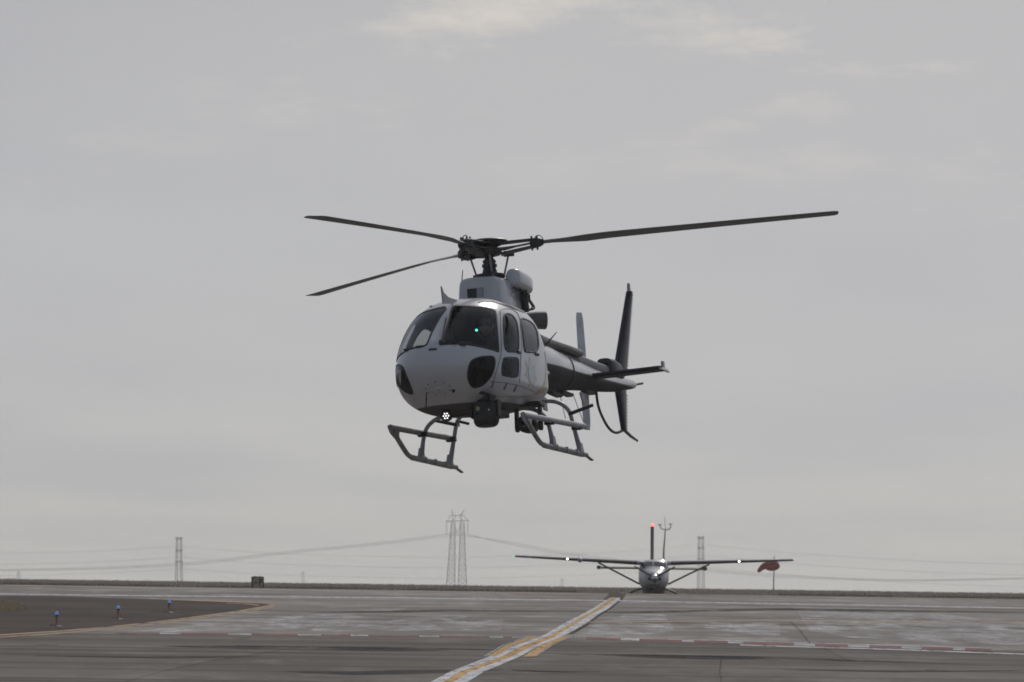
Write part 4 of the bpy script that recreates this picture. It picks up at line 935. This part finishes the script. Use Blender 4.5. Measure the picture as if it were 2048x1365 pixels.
for sg in (1, -1):
    MB().lathe((3.40, sg * .27, 1.55), (1, 0, 0), [(0, .09), (.09, .11), (.10, .095), (.06, .08), (.05, 0)], 14).obj('engine_inlet', SATIN, plane)
    Rg = []
    for i in range(14):
        t = i / 13; y = .75 + 7.15 * t; c = 1.98 - .78 * t; tk = .30 - .17 * t; z = 2.42 + .29 * t; xf = .85 - .28 * t
        if i == 13: tk *= .5; c *= .92
        Rg.append([Vector((xf - c * u, sg * y, z + th * tk)) for u, th in ((0, 0), (.02, .24), (.08, .42), (.3, .6), (.65, .4), (1, .04), (1, -.02), (.65, -.22), (.3, -.38), (.08, -.3), (.02, -.18))])
    wing = MB().loft(Rg).obj('wing', PWHITE, plane)
    o = MB().loft([[Vector((xf + .02 - c * u, sg * y, z + th * tk * 1.04)) for u, th in ((0, 0), (.02, .25), (.09, .45), (.095, .40), (.095, -.28), (.09, -.33), (.02, -.2))] for y, c, tk, z, xf in ((.95, 1.96, .295, 2.428, .845), (7.0, 1.30, .15, 2.673, .605))]).obj('deice_boot', BOOT); o.parent = wing
    o = MB().loft([[Vector((xf + .015 - c * u, sg * y, z + th * tk * 1.06)) for u, th in ((0, 0), (.02, .24), (.08, .42), (.3, .6), (.9, .1), (.9, -.1), (.3, -.38), (.08, -.3), (.02, -.18))] for y, c, tk, z, xf in ((7.05, 1.29, .149, 2.675, .60), (7.84, 1.21, .132, 2.707, .575))]).obj('wing_tip', BLUE); o.parent = wing
    st = MB().tube([(.35, sg * .80, 1.24), (.1, sg * 3.15, 2.42)], [.055, .05], 10, flat=.55).obj('wing_strut', PDARK, plane)
    p = cp(1135 if sg < 0 else 1478.5, 1118.5 if sg < 0 else 1122.5, .8)
    tt_ = (abs(p.y) - .75) / 7.15; o = MB().lathe((.80 - .28 * tt_, p.y, 2.43 + .29 * tt_), (1, 0, 0), [(0, .045), (.06, .05), (.10, .035), (.11, 0)], 14).obj('landing_lamp', LAMP_GLINT); o.parent = wing
    o = MB().lathe((.35, sg * 7.93, 2.713), (0, sg, 0), [(0, .045), (.05, .04), (.08, 0)], 10).obj('navigation_lamp', PNKL if sg > 0 else GRNL); o.parent = wing
    MB().loft([[Vector((xf - c * u, sg * y, 2.16 + th * .07)) for u, th in ((0, 0), (.1, .8), (.4, 1), (1, .1), (1, -.1), (.4, -1), (.1, -.8))] for y, c, xf in ((.1, 1.3, -6.9), (2.9, .95, -7.1), (3.1, .9, -7.15))]).obj('horizontal_tail', PDARK, plane)
    MB().box((-7.3, sg * 3.05, 2.17), (.7, .22, .2)).obj('elevator_horn', PDARK, plane, bevel=.03)
    MB().tube(spline([(-.2, sg * .5, 1.0), (-.2, sg * .9, .92), (-.2, sg * 1.3, .72), (-.2, sg * 1.6, .38)], 5), .06, 8).obj('main_gear_leg', PDARK, plane)
    wh = MB().lathe((-.2, sg * 1.62, .36), (0, sg, 0), [(0, .15), (.0, .30), (.03, .355), (.1, .36), (.2, .355), (.23, .30), (.23, .15), (.2, .0)], 24).obj('main_wheel', BLACK, plane)
pr = cp(1160, 1119, .9)
MB().lathe((.15, pr.y, 2.56), (1, 0, 0), [(0, .10), (.3, .14), (.75, .155), (1.0, .12), (1.1, .05), (1.12, 0)], 20).obj('radar_pod', PWHITE, plane)
MB().loft([[Vector((x, hw_ * sx, z)) for sx, z in ((-1, z1), (-.9, z0), (.9, z0), (1, z1))] for x, hw_, z0, z1 in ((2.2, .35, .72, .98), (1.6, .62, .52, .98), (-1.5, .62, .48, .98), (-3, .4, .75, 1.0))]).obj('cargo_pod', PDARK, plane, bevel=.04)
MB().loft([[Vector((x, hw_ * sx, z)) for sx, z in ((-1, z1), (-.8, z0), (.8, z0), (1, z1))] for x, hw_, z0, z1 in ((3.44, .20, 1.10, 1.24), (3.2, .36, .98, 1.22), (2.6, .55, .86, 1.14), (1.9, .66, .86, 1.1))]).obj('lower_cowling', PDARK, plane, bevel=.03)
MB().tube([(2.7, 0, 1.0), (2.85, 0, .3)], .06, 10).obj('nose_gear_leg', PWHITE, plane)
MB().lathe((2.85, -.11, .3), (0, 1, 0), [(0, .12), (0, .26), (.03, .3), (.19, .3), (.22, .26), (.22, .12)], 20).obj('nose_wheel', BLACK, plane)
MB().loft([[Vector((xf - c * u, th * .10, z)) for u, th in ((0, 0), (.1, .8), (.4, 1), (1, .1), (1, -.1), (.4, -1), (.1, -.8))] for z, xf, c in ((2.2, -5.8, 2.2), (2.8, -6.6, 1.7), (4.50, -7.7, 1.0), (4.56, -7.8, .8))]).obj('vertical_tail', PDARK, plane)
MB().lathe((-7.95, 0, 4.56), (0, 0, 1), [(0, .10), (.06, .10), (.12, .07), (.15, 0)], 14).obj('tail_beacon', REDL, plane)
p = cp(1326, 1121.5, .6); MB().lathe((.7, p.y, p.z - .03), (0, 0, 1), [(0, .06), (.04, .06), (.08, .04), (.1, 0)], 14).obj('roof_glint', LAMP_GLINT, plane)  # emissive dome stands in for a sun glint; no lamp sits here

# ================================================================== taxiway edge lights
ORANGE = mat('orange_stem', (0.36, 0.15, 0.04), 0.5, noise=(30, 0.7, (0.2, 0.09, 0.03)))
LENS = mat('blue_lens', (0.04, 0.22, 0.60), 0.15, coat=1.0, emit=((0.07, 0.33, 0.85), 0.30))
STEELP = mat('base_plate_steel', (0.24, 0.20, 0.17), 0.6, noise=(20, 0.8, (0.10, 0.08, 0.06)))
def taxi_light(px, py, label):
    g = ground(px, py); t = thing('taxiway_light', label, 'edge light', Matrix.Translation((g.x, g.y, gz(g.y) + .006)), 'blue taxiway edge lights on the dark asphalt')
    MB().lathe((0, 0, 0), (0, 0, 1), [(0, .145), (.012, .145), (.02, .12), (.025, .05), (.03, 0)], 24).obj('base_plate', STEELP, t)
    MB().lathe((0, 0, .01), (0, 0, 1), [(0, .04), (.03, .035), (.05, .026), (.22, .026), (.23, .03), (.25, .03), (.26, 0)], 16).obj('stem', ORANGE, t)
    MB().lathe((0, 0, .255), (0, 0, 1), [(0, .03), (.005, .042), (.04, .045), (.045, .03), (.05, 0)], 18).obj('lamp_collar', SATIN, t)
    MB().lathe((0, 0, .298), (0, 0, 1), [(0, .043), (.03, .043), (.055, .038), (.075, .024), (.085, 0)], 18).obj('lens', LENS, t)
    MB().box((-.09, 0, .035), (.16, .05, .02)).obj('dark_base_block', SATIN, t, bevel=.005)  # dark block over the left part of the base plate
taxi_light(113, 1254, 'blue taxiway edge light on orange stem, nearest the left frame edge')
taxi_light(236, 1239.5, 'blue taxiway edge light on orange stem, middle of the three')
taxi_light(338, 1226.5, 'blue taxiway edge light on orange stem, nearest the tip of the yellow curve')

# ================================================================== taxiway sign
SIGNM = mat('olive_sign_face', (0.30, 0.29, 0.20), 0.6, noise=(6, 0.6, (0.09, 0.088, 0.06)))
g = at_depth(515, 1176, 462.0); d_ = g.y; k_ = d_ / F_PX
sg_ = thing('taxiway_sign', 'small dark olive taxiway sign with arrow and letter beside the far runway edge', 'sign', Matrix.Translation((g.x, g.y, gz(g.y))) @ Matrix.Rotation(RAD(14), 4, 'Z'))
W_, H_ = 20.5 * k_, 21 * k_
MB().box((0, 0, H_ / 2 + .03), (W_, .12, H_)).obj('face_panel', SIGNM, sg_, False)
MB().box((0, 0, H_ + .045), (W_ + .06, .17, .035)).obj('top_rail', SATIN, sg_, False)
for s in (-1, 1):
    MB().box((s * (W_ / 2 + .022), 0, H_ / 2 + .03), (.045, .16, H_ + .02)).obj('side_rail', SATIN, sg_, False)
    MB().tube([(s * W_ * .35, 0, -.02), (s * W_ * .35, 0, .05)], .02, 8).obj('leg', SATIN, sg_)
    MB().box((s * W_ * .25, 0, H_ + .075), (.05, .05, .03)).obj('lifting_lug', SATIN, sg_, False)
fc = bpy.data.curves.new('letter', 'FONT'); fc.body = 'F'; fc.size = .40; fc.extrude = .003; fc.offset = .012
to = bpy.data.objects.new('tmp', fc); COL.objects.link(to); dg = bpy.context.evaluated_depsgraph_get()
me = bpy.data.meshes.new_from_object(to.evaluated_get(dg)); bpy.data.objects.remove(to)
o = link('letter', me, BLACK, sg_, False); o.rotation_euler = (RAD(90), 0, 0); o.location = (W_ * .08, -.064, H_ * .34)
MB().add([(-.17, 0, 0), (-.10, 0, .055), (-.10, 0, .022), (0, 0, .022), (0, 0, -.022), (-.10, 0, -.022), (-.10, 0, -.055)], [(0, 1, 2, 3, 4, 5, 6)]).obj('arrow', BLACK, sg_, False).location = (W_ * .02, -.064, H_ * .54)

# ================================================================== windsock and anemometer mast
RED = mat('red_nylon', (0.27, 0.010, 0.018), 0.8, spec=.1, noise=(2, 0.6, (0.17, 0.007, 0.012)))
POLE = mat('galvanised_pole', (0.22, 0.21, 0.205), 0.5, noise=(3, 0.7, (0.14, 0.13, 0.12)))
WD = 1000.0; q = WD / F_PX
b_ = at_depth(1547, 1180, WD); Bz = gz(WD)
ws = thing('windsock', 'drooping red windsock on a thin pole near the aircraft wing tip', 'windsock', Matrix.Translation((b_.x, WD, Bz)))
wl = lambda px, py: Vector((at_depth(px, py, WD).x - b_.x, 0, at_depth(px, py, WD).z - Bz))
MB().tube([(0, 0, 0), wl(1548.5, 1112.5)], [.07, .045], 10).obj('pole', POLE, ws)
line_ = [wl(*p) for p in ((1557.5, 1128.5), (1554.5, 1130), (1548, 1132), (1540, 1133), (1532, 1132), (1525, 1135), (1519, 1141), (1516, 1144))]
rad_ = [4.5, 8.6, 10.2, 9.4, 7.6, 5.8, 4.2, 3.0]
P = spline(line_, 5); rr = np.interp(np.linspace(0, 7, len(P)), range(8), rad_) * q
MB().tube(P, list(rr), 18, True, .95).obj('sock', RED, ws)
MB().lathe(P[0], (P[0] - P[1]), [(-.03, rr[0] * 1.02), (.03, rr[0] * 1.02), (.035, rr[0] * .96), (-.02, rr[0] * .96)], 20).obj('hoop', POLE, ws)
AD = 1150.0; a_ = at_depth(1326, 1178, AD); Az = gz(AD)
am = thing('anemometer_mast', 'thin weather mast with curved cross arm rising behind the aircraft', 'weather mast', Matrix.Translation((a_.x, AD, Az)))
al = lambda px, py: Vector((at_depth(px, py, AD).x - a_.x, 0, at_depth(px, py, AD).z - Az))
MB().tube([(0, 0, 0), al(1327.5, 1100), al(1330.8, 1060)], [.13, .11, .07], 10).obj('pole', POLE, am)
MB().tube([al(1330.8, 1060), al(1329, 1034)], [.04, .02], 6).obj('lightning_rod', POLE, am)
MB().tube(spline([al(1320, 1051), al(1322, 1057), al(1330.5, 1059.5), al(1339, 1058.5), al(1342, 1052)], 6), .06, 8).obj('cross_arm', POLE, am)
for px in ((1319.5, 1050), (1341, 1049)):
    c = al(*px); cu = MB()
    for k in range(3):
        a = 2 * math.pi * k / 3 + px[0]; cu.tube([c, c + Vector((.2 * math.cos(a), .2 * math.sin(a), 0))], [.02, .08], 6)
    cu.tube([c - Vector((0, 0, .12)), c + Vector((0, 0, .08))], .05, 8); cu.obj('wind_cups', POLE, am)

# ================================================================== transmission towers
STEEL = mat('tower_steel', (0.44, 0.44, 0.46), 0.6, 0.2, noise=(0.3, 0.5, (0.15, 0.15, 0.16)))
CABLE = mat('cable', (0.30, 0.30, 0.31), 0.6)
def lattice(mb, base, top, wb, wt, bays, rc, rbr):
    base = Vector(base); top = Vector(top)
    lv = [(base.lerp(top, i / bays), wb + (wt - wb) * i / bays) for i in range(bays + 1)]
    cs = [[c + Vector((sx * w_ / 2, sy * w_ / 2, 0)) for sx, sy in ((-1, -1), (1, -1), (1, 1), (-1, 1))] for c, w_ in lv]
    for k in range(4): mb.tube([c[k] for c in cs], rc, 5)
    for i in range(bays):
        for k in range(4):
            k2 = (k + 1) % 4
            mb.tube([cs[i][k], cs[i + 1][k2]], rbr, 4); mb.tube([cs[i][k2], cs[i + 1][k]], rbr, 4); mb.tube([cs[i + 1][k], cs[i + 1][k2]], rbr, 4)
def px_thing(name, label, cat, px, D, group=None):
    g = at_depth(px, 1170, D); z0 = gz(D); t = thing(name, label, cat, Matrix.Translation((g.x, D, z0)), group)
    return t, (lambda x, y, dy=0: Vector((at_depth(x, y, D + dy).x - g.x, dy, at_depth(x, y, D + dy).z - z0)))
TD = 4000.0
tw, L = px_thing('transmission_tower', 'tall twin-legged lattice power tower with V insulators, left of the helicopter skid line', 'power tower', 912.5, TD, 'power towers on the horizon')
tw['label'] = 'largest lattice power tower, twin-legged with horned top, directly below the helicopter'
for bx, tx in ((901.5, 906.5), (925, 924.5)):
    mb = MB(); lattice(mb, (L(bx, 1166).x, 0, 0), L(tx, 1045), 3.4, 1.5, 12, .16, .085); mb.obj('lattice_leg', STEEL, tw)
mb = MB(); lattice(mb, L(894, 1043), L(936, 1041.5), 1.2, 1.2, 10, .12, .07)
for s in ((894, 1043, 901, 1031), (936, 1042, 927, 1031), (901, 1031, 927, 1031), (906, 1043, 905, 1031), (924, 1043, 923, 1031), (906, 1043, 912, 1031), (924, 1043, 918, 1031)): mb.tube([L(*s[:2]), L(*s[2:])], .12, 5)
mb.obj('bridge', STEEL, tw)
for s in ((906, 1031, 903, 1020), (906, 1031, 904.5, 1025), (922, 1031, 928.5, 1020), (920, 1031, 925, 1026)): MB().tube([L(*s[:2]), L(*s[2:])], .14, 5).obj('horn', STEEL, tw)
for s in ((893.5, 1043, 893.5, 1068), (936, 1042, 935.5, 1068), (909, 1052, 914.5, 1067), (922, 1048, 914.5, 1067)): MB().tube([L(*s[:2]), L(*s[2:])], .10, 5).obj('insulator_string', CABLE, tw)
for j, (sx, sy) in enumerate(((893.5, 1068.5), (914.5, 1067.5), (935.5, 1068.5))):
    o_ = (j - 1) * 2.4
    MB().tube(spline([L(sx, sy), L(745, 1089 + o_, 8 * (j - 1)), L(560, 1107 + o_, 8 * (j - 1)), L(400, 1126 + o_, 8 * (j - 1)), L(200, 1137 + o_ * .8, 8 * (j - 1)), L(-80, 1142 + o_ * .6, 8 * (j - 1))], 8), .055, 4).obj('conductor', CABLE, tw)
    MB().tube(spline([L(sx, sy), L(1010, 1085 + o_), L(1127, 1107 + o_), L(1260, 1124 + o_), L(1417, 1141 + o_), L(1546, 1152 + o_), L(1710, 1159 + o_ * .7), L(1860, 1161 + o_ * .6), L(2100, 1156 + o_ * .6)], 6), .055, 4).obj('conductor', CABLE, tw)
def mast(px, ptop, pbase, D, label, gapx, tiers):
    t, Lm = px_thing('transmission_tower', label, 'power tower', px, D, 'power towers on the horizon')
    q_ = D / F_PX
    for s in (-1, 1):
        mb = MB(); x0 = px + s * gapx; lattice(mb, (Lm(x0 + s * 1.4, pbase).x, 0, 0), Lm(x0, ptop + 2), 5.2 * q_, 3.2 * q_, 10, .16, .09)
        for y in tiers: mb.tube([Lm(x0 - 4, y), Lm(x0 + 4, y)], .30, 5); mb.tube([Lm(x0, y - 2.5), Lm(x0, y + 2.5)], .34, 5)
        mb.obj('lattice_mast', STEEL, t)
    for y in tiers[:2]: MB().tube([Lm(px - gapx, y + 3), Lm(px + gapx, y + 3)], .12, 5).obj('cross_brace', STEEL, t)
    return t, Lm
t1, L1 = mast(358, 1073, 1161, 5200, 'narrow twin-mast power tower on the horizon at the left, above the edge lights', 3.8, (1077, 1101, 1124))
t2, L2 = mast(1402, 1071, 1178, 5200, 'narrow twin-mast power tower on the horizon between the aircraft and the windsock', 3.6, (1076, 1096, 1118))
for y0, ym, y1 in ((1093, 1115, 1089.5), (1115, 1136, 1111), (1138, 1157, 1134)):
    MB().tube(spline([L1(358, y0), L1(560, y0 + (ym - y0) * .66), L1(880, ym), L1(1180, y1 + (ym - y1) * .7), L1(1402, y1)], 8), .06, 4).obj('conductor', CABLE, t1)
    MB().tube(spline([L1(358, y0), L1(180, y0 + 10), L1(-80, y0 + 16)], 8), .06, 4).obj('conductor', CABLE, t1)
    MB().tube(spline([L2(1402, y1), L2(1600, y1 + 18), L2(1820, y1 + 32), L2(2100, y1 + 42)], 8), .06, 4).obj('conductor', CABLE, t2)
for px, pt, pb, lab in ((37, 1142, 1159, 'tiny faded power tower on the horizon near the left frame edge'), (606, 1143, 1166, 'tiny faded power tower on the horizon right of the olive sign'), (1124, 1157, 1172, 'tiny faded power tower on the horizon below the aircraft wing')):
    t, Lm = px_thing('transmission_tower', lab, 'power tower', px, 6600, 'power towers on the horizon')
    mb = MB(); lattice(mb, (0, 0, 0), Lm(px, pt), 2.4, .8, 5, .09, .05); mb.obj('lattice_mast', STEEL, t)
    MB().tube([Lm(px - 5, pt + 4), Lm(px + 5, pt + 4)], .11, 5).obj('cross_arm', STEEL, t)

# ================================================================== haze
hz = MB().box((0, 3425, 20.5), (1760, 6990, 43))
ho = hz.obj('haze', MATS.setdefault('haze', bpy.data.materials.new('haze')), None, False); tag(ho, 'pale even haze in the air over the airfield', 'haze', kind='stuff')
m = MATS['haze']; m.use_nodes = True; t = m.node_tree; t.nodes.clear()
o_ = N(t, 'ShaderNodeOutputMaterial'); pv = N(t, 'ShaderNodeVolumePrincipled'); pv.inputs['Color'].default_value = (0.98, 0.955, 0.915, 1); pv.inputs['Density'].default_value = 0.00010; pv.inputs['Anisotropy'].default_value = 0.62
t.links.new(pv.outputs[0], o_.inputs['Volume'])
